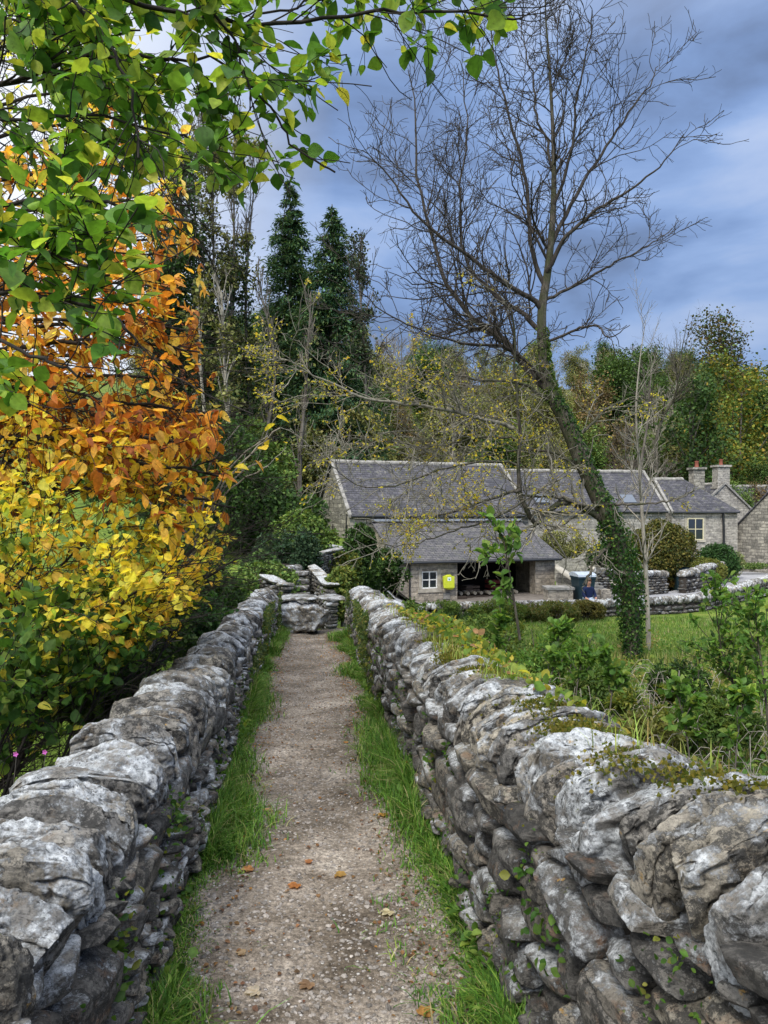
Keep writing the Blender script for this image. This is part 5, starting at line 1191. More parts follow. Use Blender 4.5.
    thick = rk[i] * .96 + .02 + .09 * np.abs(vnoise(c * 2.2, 9)) * sstep(.36, .2, t) + .13 * sstep(.26, .18, t) * sstep(.08, .16, t); kk = (t < .22) | (v[:, 0] > rs.uniform(-.6, .5, n)); c, v, thick, t, i = c[kk], v[kk], thick[kk], t[kk], i[kk]; n = len(t)
    p = c + v * (thick * rs.uniform(.75, 1.15, n))[:, None]; mb = MB(); add_leaves(mb, p, norm(v * .3 + rs.normal(0, .5, (n, 3)) + (0, 0, -.6)), norm(v + rs.normal(0, .4, (n, 3))), .062 * rs.uniform(.6, 1.3, n), pick(rs, [(.025, .07, .016, 4), (.05, .12, .022, 3), (.12, .2, .04, 1.5)], n, .3), QUAD * np.array([1.3, 1, 1]), QQ); mb.build('ivy', M['leaf'], root)
    n = 2500; t = .42 + rs.rand(n) * .12; i = (t * 59).astype(int); c = Tl[i]; v = norm(rs.normal(size=(n, 3)) + (.8, 0, 0)); mb = MB(); add_leaves(mb, c + v * (rk[i] + .04)[:, None], norm(v + rs.normal(0, .5, (n, 3))), v, .055 * rs.uniform(.6, 1.3, n), pick(rs, G_MID, n), QUAD, QQ); mb.build('upper_ivy', M['leaf'], root)
main_tree()

def sapling(name, label, path, y, r0, seed, pal=None, nleaf=0, size=.06, tw=(3, .5, 1.0), mat='bark_pale', dy=0.0, mid=None):
    rs = RS(seed); base = np.array(at(*path[0], y)); root = empty(name, base); tag(root, label, 'sapling' if pal else 'tree')
    P = (smooth_line(A_(path, y, dy), 24) - base)[None]; R = np.linspace(r0, .006, 24)[None]; P1, R1 = spawn(rs, P, R, tw[0], .8, .4, .15, tw[1], .15, 7, .14, .25, .5); P2, R2 = spawn(rs, P1, R1, 5, .7, .5, .08, tw[2], .1, 5, .15, .1, .7)
    tb = MB(); tb.tubes(P, R, 8); tb.tubes(P1, np.maximum(R1, .005), 4); tb.tubes(P2, np.maximum(R2, .004), 3); tb.build('stem', M[mat], root)
    if pal: mb = MB(); leaves_on(mb, rs, np.concatenate([P1[:, ::2][:, :4], P2[:, :4]]) if len(P1) else P2, nleaf, size, pal, .2, LEAF, LQ, .25, .4); mb.build('foliage', M['leaf'], root)
    return root
sapling('slender_tree', 'pale straight thin tree standing just right of the ivy-clad trunk', [(649, 668), (648, 620), (646, 570), (642, 510), (639, 460), (636, 410), (640, 360), (646, 320)], 20.0, .075, 31, None, 0, .06, (3.2, 1.3, .6))
GL = [(.08, .17, .03, 3), (.14, .26, .05, 3), (.25, .35, .07, 1.2)]
sapling('leafless_tree', 'slim dark leafless tree rising behind the cottages against the sky', [(652, 470), (660, 425), (676, 392), (682, 350), (690, 310)], 58, .16, 64, None, 0, .06, (1.6, 3.2, 1.2), 'bark_ash')
sapling('leafless_tree', 'thin grey leafless tree against the sky just left of the slim dark one', [(640, 470), (648, 420), (652, 370), (662, 335)], 60, .12, 65, None, 0, .06, (1.6, 3.0, 1.1), 'bark_far')
sapling('young_tree', 'leafy green sapling in front of the dark shed bay', [(520, 640), (514, 600), (508, 565), (503, 535)], 9.5, .02, 32, GL, 3, .115, (10, .45, .25), 'bark_ash')
sapling('young_tree', 'bright green leafy sapling at the right edge of the meadow', [(742, 740), (735, 690), (722, 650), (715, 600)], 10.5, .02, 33, GL, 6, .085, (20, .8, .35), 'bark_ash')
sapling('young_tree', 'leafy green sapling touching the right edge of the picture', [(770, 745), (765, 690), (758, 640), (756, 612)], 9.5, .02, 34, GL, 6, .085, (20, .75, .35), 'bark_ash')
sapling('young_tree', 'thin sapling with fewer leaves between the two green saplings and the pale thin tree', [(700, 730), (698, 690), (700, 655)], 11.5, .015, 35, GL, 5, .07, (15, .5, .3), 'bark_ash')

# ------------------------------------------------------------------ meadow growth beyond the right parapet
def blades(mb, rs, X, Y, Z, h, w, pal, lean=.5, segs=3):
    n = len(X); a = rs.uniform(0, 6.28, n); ln = rs.uniform(.1, 1, n) * lean; fx, fy = np.cos(a), np.sin(a); px_, py_ = -fy, fx
    V = np.zeros((n, (segs + 1) * 2, 3)); 
    for k in range(segs + 1):
        t = k / segs; ww = w * (1 - t ** 1.6) * .5 + .0004
        cx_ = X + fx * h * ln * t * t; cy_ = Y + fy * h * ln * t * t; cz_ = Z + h * (t - .35 * ln * t ** 2.5)
        V[:, 2 * k] = np.stack([cx_ - px_ * ww, cy_ - py_ * ww, cz_], -1); V[:, 2 * k + 1] = np.stack([cx_ + px_ * ww, cy_ + py_ * ww, cz_], -1)
    q = np.array([(2 * k, 2 * k + 1, 2 * k + 3, 2 * k + 2) for k in range(segs)]); F = (q[None] + (np.arange(n) * (segs + 1) * 2)[:, None, None]).reshape(-1, 4)
    mb.add(V.reshape(-1, 3), F, col=np.repeat(pick(rs, pal, n, .3), (segs + 1) * 2, 0))
GR = [(.09, .18, .03, 4), (.15, .24, .045, 3), (.24, .29, .08, 1.5), (.34, .30, .16, .8)]
rs = RS(61); n = 90000
Yg = rs.uniform(8.2, 26, n); Xg = Yg * rs.uniform(.02, .60, n)
tone = fbm(np.stack([Xg * .35, Yg * .35, Xg * 0], -1), 12, 3)
mb = MB(); hh = rs.uniform(.06, .26, n) * (1 + .6 * np.clip(tone, 0, 1)) * np.where(Yg > 21, .6, 1)
k1 = (tone > .05) & (Yg < 19)
blades(mb, rs, Xg[~k1], Yg[~k1], ground(Xg[~k1], Yg[~k1]), hh[~k1], .016, GR, .7, 2)
blades(mb, rs, Xg[k1], Yg[k1], ground(Xg[k1], Yg[k1]), hh[k1] * 1.4, .015, [(.12, .17, .03, 3), (.24, .24, .07, 2), (.30, .24, .12, 1)], .8, 2)
tag(mb.build('meadow_grass', M['grassm']), 'rough green and straw-coloured grass of the meadow', 'grass', kind='stuff')
# weedy ground cover (nettles, brambles, dead stems) close behind the parapet
n = 42000; Yg = 7.6 + 13 * rs.rand(n) ** 1.1; Xg = Yg * rs.uniform(.0, .60, n); k = fbm(np.stack([Xg * .9, Yg * .9, Xg * 0], -1), 15, 3) > -.05 + .03 * np.clip(Yg - 12, 0, 20); Xg, Yg = Xg[k], Yg[k]; n = len(Xg)
hz = np.abs(rs.normal(0, .22, n)) * (1 + .8 * np.clip(fbm(np.stack([Xg, Yg, Xg * 0], -1), 18, 2), -.5, 1)); p = np.stack([Xg, Yg, ground(Xg, Yg) + .05 + hz], -1)
mb = MB(); ctone = fbm(p * .7, 33, 2); cols = np.where((ctone > .25)[:, None], pick(rs, [(.28, .24, .09, 2), (.24, .28, .06, 3), (.40, .28, .12, 1)], n), pick(rs, [(.08, .17, .035, 3), (.15, .26, .05, 3), (.28, .34, .08, 1.4)], n))
add_leaves(mb, p, norm(rs.normal(size=(n, 3)) + (0, 0, .3)), norm(rs.normal(0, .5, (n, 3)) + (0, 0, 1)), .075 * rs.uniform(.5, 1.3, n), cols, LEAF, LQ, .2, rs)
tag(mb.build('undergrowth', M['leaf']), 'tangled nettles, brambles and weeds covering the ground behind the right parapet', 'undergrowth', kind='stuff')
n = 420; X0 = rs.uniform(2, 6.2, n); Y0 = rs.uniform(8.5, 14, n); a = rs.uniform(0, 6.28, n); hgt = rs.uniform(.3, 1.0, n); P = np.zeros((n, 6, 3))
for k in range(6):
    t = k / 5; P[:, k, 0] = X0 + np.cos(a) * t * hgt * .9; P[:, k, 1] = Y0 + np.sin(a) * t * hgt * .6; P[:, k, 2] = ground(X0, Y0) + hgt * np.sin(t * 2.3)
mb = MB(); mb.tubes(P, np.full((n, 6), .005), 3); tag(mb.build('dead_stems', M['bark_pale']), 'dry brown stems and bramble canes tangled in the meadow weeds', 'stems', kind='stuff')
for i, (path, y, lab) in enumerate([([(575, 705), (580, 670), (590, 640)], 10.0, 'tall weed with large pale green leaves nearest the ivy-clad trunk on its left'), ([(548, 690), (556, 655), (560, 628)], 10.5, 'tall leafy weed between the coping growth and the meadow wall'), ([(610, 712), (612, 680), (604, 655)], 9.6, 'leafy weed in front of the foot of the ivy-clad trunk'), ([(690, 760), (684, 720), (676, 690)], 8.6, 'leafy weed stem behind the mossy coping, below the dark ivy stump'), ([(735, 775), (738, 735), (744, 700)], 8.2, 'broad-leaved weed close behind the parapet at the far right'), ([(500, 660), (497, 636), (503, 615)], 10.0, 'leafy weed in front of the left part of the open bay')]):
    sapling('tall_weed', lab, path, y, .01, 900 + i, GL, 6, .10, (16, .35, .2), 'bark_far')
for i, (px, py, y, r, hz_, pal, lab) in enumerate([
    (680, 655, 13.5, .55, .75, G_DARK, 'dark ivy-smothered stump in the weeds right of the ivy-clad trunk'),
    (655, 690, 11.5, .8, .5, [(.10, .15, .03, 2), (.20, .22, .04, 2)], 'yellow-green bramble clump below the pale thin tree'),
    (600, 672, 12.5, .7, .5, G_MID, 'green weedy clump left of the foot of the ivy-clad trunk'),
    (560, 640, 13.5, .9, .5, GL, 'leafy green nettle patch in front of the meadow wall'),
    (490, 622, 15, 1.2, .6, G_MID, 'green bramble bank between the right parapet and the meadow wall'),
    (720, 700, 10.5, .7, .5, G_MID, 'green bush at the foot of the saplings on the right'),
    (640, 720, 9.6, .6, .45, G_OLIVE, 'olive weed clump close behind the mossy part of the parapet'),
    (445, 603, 24.9, 1.3, .36, G_MID, 'green creeper growth over the left end of the meadow wall'), (497, 602, 25.1, 1.1, .6, [(.12, .15, .03, 2), (.07, .12, .025, 2)], 'brownish-green moss and creeper mass on the meadow wall before the bay'), (552, 604, 25.5, 1.2, .42, [(.15, .14, .04, 2), (.09, .13, .03, 2)], 'mossy brown growth along the meadow wall left of the bins'), (585, 611, 25.6, .7, .4, [(.10, .10, .03, 2), (.16, .14, .04, 1)], 'mossy tuft on the meadow wall under the seated person'),
    (455, 616, 19, 1.0, .5, G_DARK, 'dark bramble strip in front of the shed wall'),
    (540, 625, 17, 1.1, .55, [(.07, .13, .025, 2), (.16, .19, .03, 2)], 'light green weeds before the left part of the meadow wall')]):
    x, _, z = at(px, py, y); zg = float(ground(x, y)); rz_ = max(.35, (z - zg) / 1.7)
    bush('weed_clump', lab, 'bush', x, y, zg, r, r * .7, rz_, int(5000), .07, pal, 700 + i, thr=.08, freq=1.9, mat='leaf', tmpl=NARR * 1.2, quads=LQ)

# moss, grass and yellow-leaved growth on the right coping
rs = RS(91)
def on_wall(y, f, tab=RW):
    ui, uo, cz = interp(tab, y, 1), interp(tab, y, 2), interp(tab, y, 3)
    return XW(ui + (uo - ui) * f, y), y, cz - .02 - .10 * np.abs(2 * f - 1) ** 2.3
n = 2600; yv = np.where(rs.rand(n) < .8, rs.normal(3.9, .75, n), rs.uniform(2, 9, n)); f = rs.uniform(.35, 1.15, n); yv = np.clip(yv, 1.9, 9); X, Y, Z = on_wall(yv, f)
mb = MB(); keep = vnoise(np.stack([X * 5, Y * 5, X * 0], -1), 6) > -.25; X, Y, Z = X[keep], Y[keep], Z[keep]; blades(mb, rs, X, Y, Z, rs.uniform(.03, .13, len(X)), .004, [(.20, .28, .05, 3), (.30, .34, .07, 2), (.34, .26, .09, 1)], .9); mb.build('coping_grass', M['grassm'], PR)
n = 22000; cl = rs.choice(46, n); cy_ = np.where(np.arange(46) % 5 == 0, rs.uniform(1.4, 9, 46), rs.normal(3.7, .8, 46)).clip(1.7, 9); cf = rs.uniform(.35, 1.05, 46); y_ = cy_[cl] + rs.normal(0, .06, n); f = cf[cl] + rs.normal(0, .11, n); X, Y, Z = on_wall(np.clip(y_, 1.5, 9), f)
p = np.stack([X, Y, Z + .012 + rs.uniform(-.01, .014, n)], -1); mb = MB(); add_leaves(mb, p, norm(rs.normal(size=(n, 3)) + (0, 0, .6)), norm(rs.normal(size=(n, 3)) + (0, 0, .5)), .014 * rs.uniform(.5, 1.3, n), pick(rs, [(.13, .13, .02, 3), (.22, .19, .035, 2), (.07, .09, .015, 2)], n), QUAD, QQ); mb.build('moss', M['leaf'], PR)
n = 1500; yv = np.clip(rs.normal(4.7, 1.0, n), 2.7, 8.0); f = rs.uniform(.5, 1.5, n); X, Y, Z = on_wall(yv, f); hump = np.clip(1 - np.abs(yv - 4.7) / 2.2, 0, 1); p = np.stack([X, Y, Z + .05 + rs.rand(n) * .16 * hump], -1)
mb = MB(); add_leaves(mb, p, norm(rs.normal(size=(n, 3))), norm(rs.normal(0, .5, (n, 3)) + (0, 0, 1)), .045 * rs.uniform(.5, 1.3, n), pick(rs, [(.12, .2, .03, 3), (.45, .38, .05, 2), (.22, .28, .05, 2), (.35, .2, .1, .7)], n), LEAF, LQ, .2, rs); mb.build('creeper', M['leaf'], PR)

# grass verges at the feet of both parapets
def verge_fn(name, label, tab, sg, seed):
    rs = RS(seed); n = 44000; y = 1.0 + 10.1 * rs.rand(n) ** 1.15; u0 = interp(tab, y, 1); wid = .19 + .09 * vnoise(np.stack([y * 1.1, y * 0 + seed, y * 0], -1), seed); 
    o = np.abs(rs.normal(0, .55, n)) * wid; u = u0 - sg * (o - .01); dens = vnoise(np.stack([y * 2.3, u * 4, y * 0], -1), seed + 1); k = dens > -.85 + .5 * (o / .3) * rs.rand(n); y, u, o, dens = y[k], u[k], o[k], dens[k]; n = len(y)
    X = XW(u, y); Z = path_z(X, y) + .02; h = rs.uniform(.025, .125, n) * np.clip(.85 + 1.1 * dens, .3, 1.7) * np.where(o < .1, 1.15, .75); mb = MB()
    blades(mb, rs, X, y, Z, h, .0042 + .0006 * y, [(.06, .15, .02, 4), (.11, .23, .03, 4), (.20, .31, .05, 2), (.36, .33, .15, .9)], 1.25); o_ = mb.build(name, M['grassm']); tag(o_, label, 'grass', kind='stuff')
    # broad-leaved weeds
    n = 1500; y = 1.2 + 9.5 * rs.rand(n); u = interp(tab, y, 1) - sg * np.abs(rs.normal(.02, .06, n)); X = XW(u, y); p = np.stack([X, y, path_z(X, y) + rs.uniform(.03, .10, n)], -1); cl = vnoise(p * 3, 4) > .15; p = p[cl]; n = len(p)
    mb = MB(); add_leaves(mb, p, norm(rs.normal(size=(n, 3)) + (-sg * .5, 0, .4)), norm(rs.normal(0, .4, (n, 3)) + (0, 0, 1)), .036 * rs.uniform(.4, 1.5, n), pick(rs, GL, n), LEAF, LQ, .2, rs); tag(mb.build(name + '_weeds', M['leaf']), label.replace('grass', 'broad-leaved weeds'), 'weeds', kind='stuff')
verge_fn('left_verge_grass', 'lush green grass at the foot of the left parapet', LW, -1, 101)
verge_fn('right_verge_grass', 'lush green grass at the foot of the right parapet', RW, 1, 102)
# little ferns, ivy and herbs rooted in the wall joints
def joint_plants(tab, sg, parent, seed, n=70):
    rs = RS(seed); y = 1.3 + 9 * rs.rand(n) ** 1.2; hgt = rs.uniform(.12, .85, n); P = []; c = MB()
    for i in range(n):
        ui, cz = float(interp(tab, y[i], 1)), float(interp(tab, y[i], 3)); z0 = float(deck_z(y[i])); z = z0 + (cz - z0 - .15) * hgt[i]; m = rs.randint(6, 26); sp = rs.uniform(.02, .06)
        p = np.array([XW(ui - sg * .02, y[i]), y[i], z]) + rs.normal(0, 1, (m, 3)) * (.015, sp, sp * 1.3); s = rs.choice([.014, .019, .026]); D = norm(rs.normal(size=(m, 3)) * (.4, 1, 1) + (-sg * .8, 0, -.1))
        add_leaves(c, p, D, norm(rs.normal(0, .5, (m, 3)) + (-sg * .6, -.2, .8)), s * rs.uniform(.6, 1.3, m), pick(rs, [(.05, .12, .02, 3), (.10, .19, .03, 2), (.20, .22, .04, .6)], m), LEAF, LQ, .2, rs)
    c.build('joint_plants', M['leaf'], parent)
joint_plants(RW, 1, PR, 111, 80); joint_plants(LW, -1, PL, 112, 80)
# ivy over the far part of both walls
for tab, sg, par, sd_ in ((RW, 1, PR, 121), (LW, -1, PL, 122)):
    rs = RS(sd_); n = 9000; y = 6.0 + 5.1 * rs.rand(n) ** .8; ui, cz = interp(tab, y, 1), interp(tab, y, 3); z0 = deck_z(y); z = z0 + (cz - z0) * rs.rand(n) * .95; q = np.stack([y * 1.6, z * 2.2, y * 0], -1); k = fbm(q, sd_, 3) > .05; y, ui, z = y[k], ui[k], z[k]; n = len(y)
    p = np.stack([XW(ui - sg * (.02 + .03 * rs.rand(n)), y), y, z], -1); mb = MB(); add_leaves(mb, p, norm(rs.normal(0, .6, (n, 3)) + (-sg * .3, 0, -.6)), norm(rs.normal(0, .4, (n, 3)) + (-sg, -.5, .4)), .032 * rs.uniform(.5, 1.3, n), pick(rs, [(.05, .09, .02, 3), (.10, .14, .03, 3), (.2, .2, .04, 1)], n), QUAD, QQ); mb.build('wall_ivy', M['leaf'], par)
# fallen leaves: the larger ones singly, the rest as litter
FL = [(248, 797, (.55, .26, .07), 'large orange fallen leaf on the left half of the path, half way along'), (297, 886, (.52, .22, .07), 'orange fallen leaf near the middle of the path'), (252, 870, (.52, .26, .10), 'orange fallen leaf lying nearest the left verge'), (336, 876, (.45, .28, .08), 'yellowish fallen leaf on the right half of the path'), (383, 815, (.55, .32, .08), 'yellow-orange fallen leaf by the right verge'),
      (390, 913, (.62, .55, .36), 'cream pale fallen leaf on the right of the path'), (259, 993, (.55, .48, .38), 'crumpled buff fallen leaf at the lower left of the path'), (245, 955, (.45, .33, .2), 'small tan fallen leaf above the crumpled buff leaf'), (345, 744, (.5, .25, .08), 'small orange fallen leaf far up the path'), (311, 864, (.45, .2, .08), 'small red-brown fallen leaf in the centre of the path'),
      (269, 812, (.6, .35, .2), 'small peach-coloured fallen leaf right of the large orange one'), (422, 1018, (.5, .27, .08), 'orange fallen leaf at the bottom edge by the right verge'), (310, 985, (.3, .19, .11), 'curled brown fallen leaf at the bottom middle of the path')]
rs = RS(131)
for i, (px, py, c_, lab) in enumerate(FL):
    t = (py - 512) / 740; y = EYE / t
    for _ in range(4): y = (EYE - float(path_z(np.array([(px - 384) * y / 740]), np.array([y]))[0]) - .03) / t
    x = (px - 384) * y / 740; z = float(path_z(np.array([x]), np.array([y]))[0]) + .034; a = rs.uniform(0, 6.28); mb = MB(); s_ = (.034 if 'small' in lab else .05)
    V = []; ks = 5
    for k in range(ks):      # palmate lobes
        aa = a + (k - 2) * .62; V.append(aa)
    P = np.tile([x, y, z + .004], (ks, 1)); D = np.stack([np.cos(V), np.sin(V), .10 + 0 * np.array(V)], -1); add_leaves(mb, P, D, np.tile([0, 0, 1.0], (ks, 1)) + rs.normal(0, .1, (ks, 3)), np.array([.6, .85, 1, .85, .6]) * s_, np.tile(c_, (ks, 1)) * rs.uniform(.85, 1.1, (ks, 1)), LEAF * np.array([.8, 1, .4]), LQ)
    tag(mb.build('fallen_leaf', M['leaf']), lab, 'fallen leaf', 'fallen leaves on the path')
n = 7000; y = 1.4 + 9.6 * rs.rand(n); u = np.where(rs.rand(n) < .7, np.where(rs.rand(n) < .5, -.30, .50) + rs.normal(0, .09, n), rs.uniform(-.4, .6, n)); k = rs.rand(n) < .2 + .08 * y; y, u = y[k], u[k]; n = len(y); X = XW(u, y); p = np.stack([X, y, path_z(X, y) + .036], -1)
mb = MB(); add_leaves(mb, p, norm(rs.normal(size=(n, 3)) * (1, 1, .15)), norm(rs.normal(0, .25, (n, 3)) + (0, 0, 1)), .015 * rs.uniform(.4, 1.6, n), pick(rs, [(.28, .15, .07, 3), (.18, .10, .06, 3), (.42, .22, .07, 1), (.35, .27, .18, 1)], n), LEAF, LQ, .25, rs)
tag(mb.build('leaf_litter', M['leaf']), 'scattered small brown and orange leaf litter along the path edges', 'leaf litter', kind='stuff')

# ------------------------------------------------------------------ autumn trees leaning over from the left bank
LEAFLET = LEAF2 * np.array([.68, 1, 1])
def bank_tree(name, label, cat, base, limbs, pals, seed, size, per1=6, per2=7, l1=(.25, .9), l2=(.12, .4), nleaf=6, r0=.05, mat='bark_dark', leafT=LEAF2, droop=.3, curl=.5, upj=.6, wig=.12, side=(1, 1, .5), leafclip=None, lr=None):
    rs = RS(seed); base = np.array(base, float); root = empty(name, base); tag(root, label, cat)
    P = np.array([smooth_line(l, 26) for l in limbs]) - base; R = np.array([np.linspace(r0, .006, 26)] * len(limbs)) if lr is None else np.array([np.linspace(a, .004, 26) for a in lr]); P[:, 1:-1] += rs.normal(0, .008, P[:, 1:-1].shape)
    P1, R1 = spawn(rs, P, R, per1, .75, .4, *l1, .02, 8, wig, .25, .45, side); P2, R2 = spawn(rs, P1, R1, per2, .7, .5, *l2, .0, 5, .14, .1, .6, side)
    tb = MB(); tb.tubes(P1, np.clip(R1, .0022, .012), 5); tb.tubes(P2, np.clip(R2, .0014, .006), 4); tb.build('twigs', M[mat], root)
    for i in range(len(P)): b_ = MB(); b_.tubes(P[i][None], R[i][None], 8); b_.build('limb', M[mat], root)
    mb = MB()
    def colf(rs, p): 
        w = p + base; return pals(rs, w)
    for Q_, nl in ((P2, nleaf), (P1[:, 2:], nleaf)):
        if leafclip is not None:
            mid = Q_[:, -1] + base; Q_ = Q_[leafclip(mid)]
        leaves_on(mb, rs, Q_, nl, size, colf, droop, leafT, LQ2, .2, curl, .1, .42, (0, -.1, 1.0), upj)
    mb.build('leaves', M['leaf'], root); return root
def scr(w): return 384 + w[:, 0] * 740 / np.maximum(w[:, 1], .2), 512 - (w[:, 2] - EYE) * 740 / np.maximum(w[:, 1], .2)
def palmix(rs, w, table):
    """blend of palettes by height with noisy borders; table: [(height z, palette)]"""
    z = w[:, 2] + .75 * fbm(w * 1.5, 41, 3) + .25 * rs.normal(size=len(w)); out = np.zeros((len(w), 3)); hs = [t[0] for t in table]; i = np.clip(np.searchsorted(hs, z) - 1, 0, len(table) - 1)
    for k in range(len(table)):
        m = i == k
        if m.any(): out[m] = pick(rs, table[k][1], int(m.sum()), .22)
    return out
OR = [(.80, .46, .09, 3), (.72, .32, .05, 2), (.82, .60, .14, 3), (.42, .15, .03, 1)]
RU = [(.52, .19, .03, 3), (.33, .10, .025, 2.3), (.72, .36, .05, 2.5), (.80, .55, .08, 2.4)]
YE = [(.82, .66, .06, 4), (.68, .62, .08, 2.5), (.78, .48, .06, 1.8), (.36, .42, .06, 1)]
YG = [(.36, .44, .05, 3), (.66, .60, .07, 2.5), (.16, .28, .04, 1.6)]
# orange horse chestnut: trunk left of the frame, boughs reaching right in flat layers
bx = np.array([-4.3, 5.6, -2.6]); lim = []
LY = [(188, 165, 7.0), (190, 205, 6.2), (182, 245, 6.8), (170, 290, 6.0), (186, 330, 6.6), (200, 352, 5.8), (190, 385, 6.4), (204, 415, 6.0), (215, 450, 5.8), (232, 478, 5.5), (236, 508, 5.8), (150, 120, 7.2), (110, 90, 7.4), (60, 40, 7.6), (120, 200, 7.4), (90, 260, 5.6), (110, 330, 5.4), (100, 400, 5.4), (130, 455, 5.2), (60, 150, 7.8), (10, 60, 7.2), (40, 330, 5.2), (150, 500, 6.4), (60, 450, 6.6), (160, 360, 7.4), (140, 430, 7.4)]
for (px, py, y) in LY:
    e = at(px, py, y); s = at(-190, py + 60 + (py - 300) * -.18, (y + 5.6) / 2); tr = bx + np.array([0, 0, np.clip(s[2] - bx[2] - .8, .8, 9)]); m1 = s * .6 + e * .4 + np.array([0, 0, .22]); lim.append([tr, s, m1, (m1 + e * 2) / 3 + np.array([0, 0, .08]), e])
def edge_clip(tab_y, tab_x, lowline=True):
    def f(w):
        px, py = scr(w); k = (px < np.interp(py, tab_y, tab_x) - 2 + 24 * vnoise(w * 2.2, 3)) & (fbm(w * np.array([1.1, 1.1, 2.2]), 77, 2) > -.40)
        if lowline: k &= py < np.interp(px, [-60, 0, 110, 200, 255, 300], [800, 755, 680, 615, 572, 560])
        return k
    return f
def chest_pal(rs, w):
    return palmix(rs, w, [(-9, YE), (1.15, RU + [(.74, .56, .05, 4)]), (2.1, RU), (3.3, OR), (4.9, YG)])
CH = bank_tree('chestnut_tree', 'big autumn tree with layered orange and rust-brown drooping leaves over the left parapet', 'tree', bx, lim, chest_pal, 141, .088, 6.0, 7.0, (.3, .9), (.12, .36), 5, .035, 'bark_dark', LEAFLET, .6, .7, .5, side=(1, 1, .35), leafclip=edge_clip([0, 130, 300, 420, 480, 540, 600], [150, 185, 200, 212, 238, 240, 200]))
tb = MB(); tb.tubes(smooth_line([(0, 0, -.5), (.05, 0, 2.5), (0, .1, 5), (.2, 0, 8)], 12)[None], np.linspace(.3, .1, 12)[None], 12); tb.build('trunk', M['bark_ash'], CH)
# yellow hazel: lower, nearer leaves from the river bank up to the parapet
hb = np.array([-3.4, 4.6, -2.7]); lim = []
for (px, py, y) in [(235, 560, 5.6), (232, 535, 6.0), (205, 575, 5.2), (180, 560, 4.8), (160, 600, 4.9), (205, 540, 5.4), (120, 570, 4.6), (80, 620, 4.4), (130, 625, 4.6), (40, 560, 4.4), (60, 520, 4.8), (110, 520, 5.0), (20, 640, 4.0), (20, 480, 5.0), (90, 470, 5.2), (150, 530, 5.4), (30, 420, 5.4), (30, 600, 4.2), (60, 670, 4.3)]:
    e = at(px, py, y); s = (hb * .45 + e * .55) + np.array([-.5, 0, .15]); lim.append([hb + np.array([0, 0, .1]), hb * .75 + e * .25 + np.array([-.25, 0, 0]), s, s * .4 + e * .6 + np.array([0, 0, .18]), e])
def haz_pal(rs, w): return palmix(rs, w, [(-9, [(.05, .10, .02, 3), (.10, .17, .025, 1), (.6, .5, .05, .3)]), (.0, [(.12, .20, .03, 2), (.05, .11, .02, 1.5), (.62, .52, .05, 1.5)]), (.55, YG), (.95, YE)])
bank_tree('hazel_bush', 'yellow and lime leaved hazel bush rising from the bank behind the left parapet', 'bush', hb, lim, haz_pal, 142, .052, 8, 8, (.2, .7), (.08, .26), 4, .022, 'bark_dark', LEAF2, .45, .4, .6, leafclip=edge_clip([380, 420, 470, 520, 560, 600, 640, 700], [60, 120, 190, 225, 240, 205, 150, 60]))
# slim yellow-leaved wand reaching over the path end
wb = np.array([-3.0, 6.2, -2.4]); lim = []
for (px, py, y) in [(280, 428, 6.0), (268, 436, 6.1), (262, 460, 6.2), (240, 425, 6.3), (268, 466, 5.9), (215, 430, 6.0)]:
    e = at(px, py, y); s = at(190, 560, 6.2); lim.append([wb, wb * .5 + s * .5 + np.array([-.1, 0, 0]), s, s * .4 + e * .6 + np.array([-.12, 0, .05]), e])
def wand_pal(rs, w): return pick(rs, [(.75, .58, .05, 3), (.62, .55, .06, 2), (.68, .36, .06, 1)], len(w), .15)
bank_tree('young_tree', 'slim arching wand with a few bright yellow leaves against the dark trees', 'sapling', wb, lim, wand_pal, 143, .085, .9, 1.2, (.1, .25), (.06, .15), 1, .010, 'bark_pale', LEAF2, .5, .4, .6)
# dark leafy elder low on the left bank with green leaves
eb = np.array([-2.5, 3.6, -2.9]); lim = []
for (px, py, y) in [(40, 700, 3.9), (100, 690, 4.2), (10, 720, 3.6), (140, 655, 4.6), (70, 740, 3.9), (20, 660, 3.9), (110, 650, 4.6), (-20, 690, 3.4), (60, 655, 4.3), (180, 620, 5.2)]:
    e = at(px, py, y); s = eb * .5 + e * .5 + np.array([-.2, .1, 0]); lim.append([eb, eb * .75 + e * .25, s, s * .3 + e * .7 + np.array([0, 0, .08]), e])
def eld_pal(rs, w): return pick(rs, [(.05, .12, .02, 4), (.09, .17, .03, 3), (.18, .26, .04, 1.2), (.5, .45, .06, .35)], len(w), .25)
bank_tree('elder_bush', 'dark green leafy bush low on the river bank beside the near left parapet', 'bush', eb, lim, eld_pal, 144, .058, 9, 9, (.2, .5), (.1, .3), 5, .015, 'bark_dark', LEAF2, .2, .3, .5, leafclip=edge_clip([500, 600, 700, 760], [200, 200, 110, 30]))
# ivy and herb mass on the outside of the left parapet
for i, (px, py, y, r, rz_, pal, lab) in enumerate([(150, 625, 6.6, .55, .42, G_DARK, 'dark ivy mound against the outer face of the left parapet'), (195, 605, 8.0, .6, .42, [(.03, .08, .02, 3), (.06, .13, .03, 2)], 'deep green ivy mound further along the left parapet'), (105, 660, 5.2, .45, .35, G_MID, 'green herb clump behind the left parapet under the yellow leaves'), (215, 588, 9.8, .6, .42, G_DARK, 'ivy mound close to the far end of the left parapet')]):
    x, _, z = at(px, py, y); bush('ivy_mound', lab, 'bush', x - .15, y, z - rz_ * 1.3, r, r, rz_, 5200, .055, pal, 800 + i, thr=-.3, mat='leaf', tmpl=LEAF, quads=LQ)
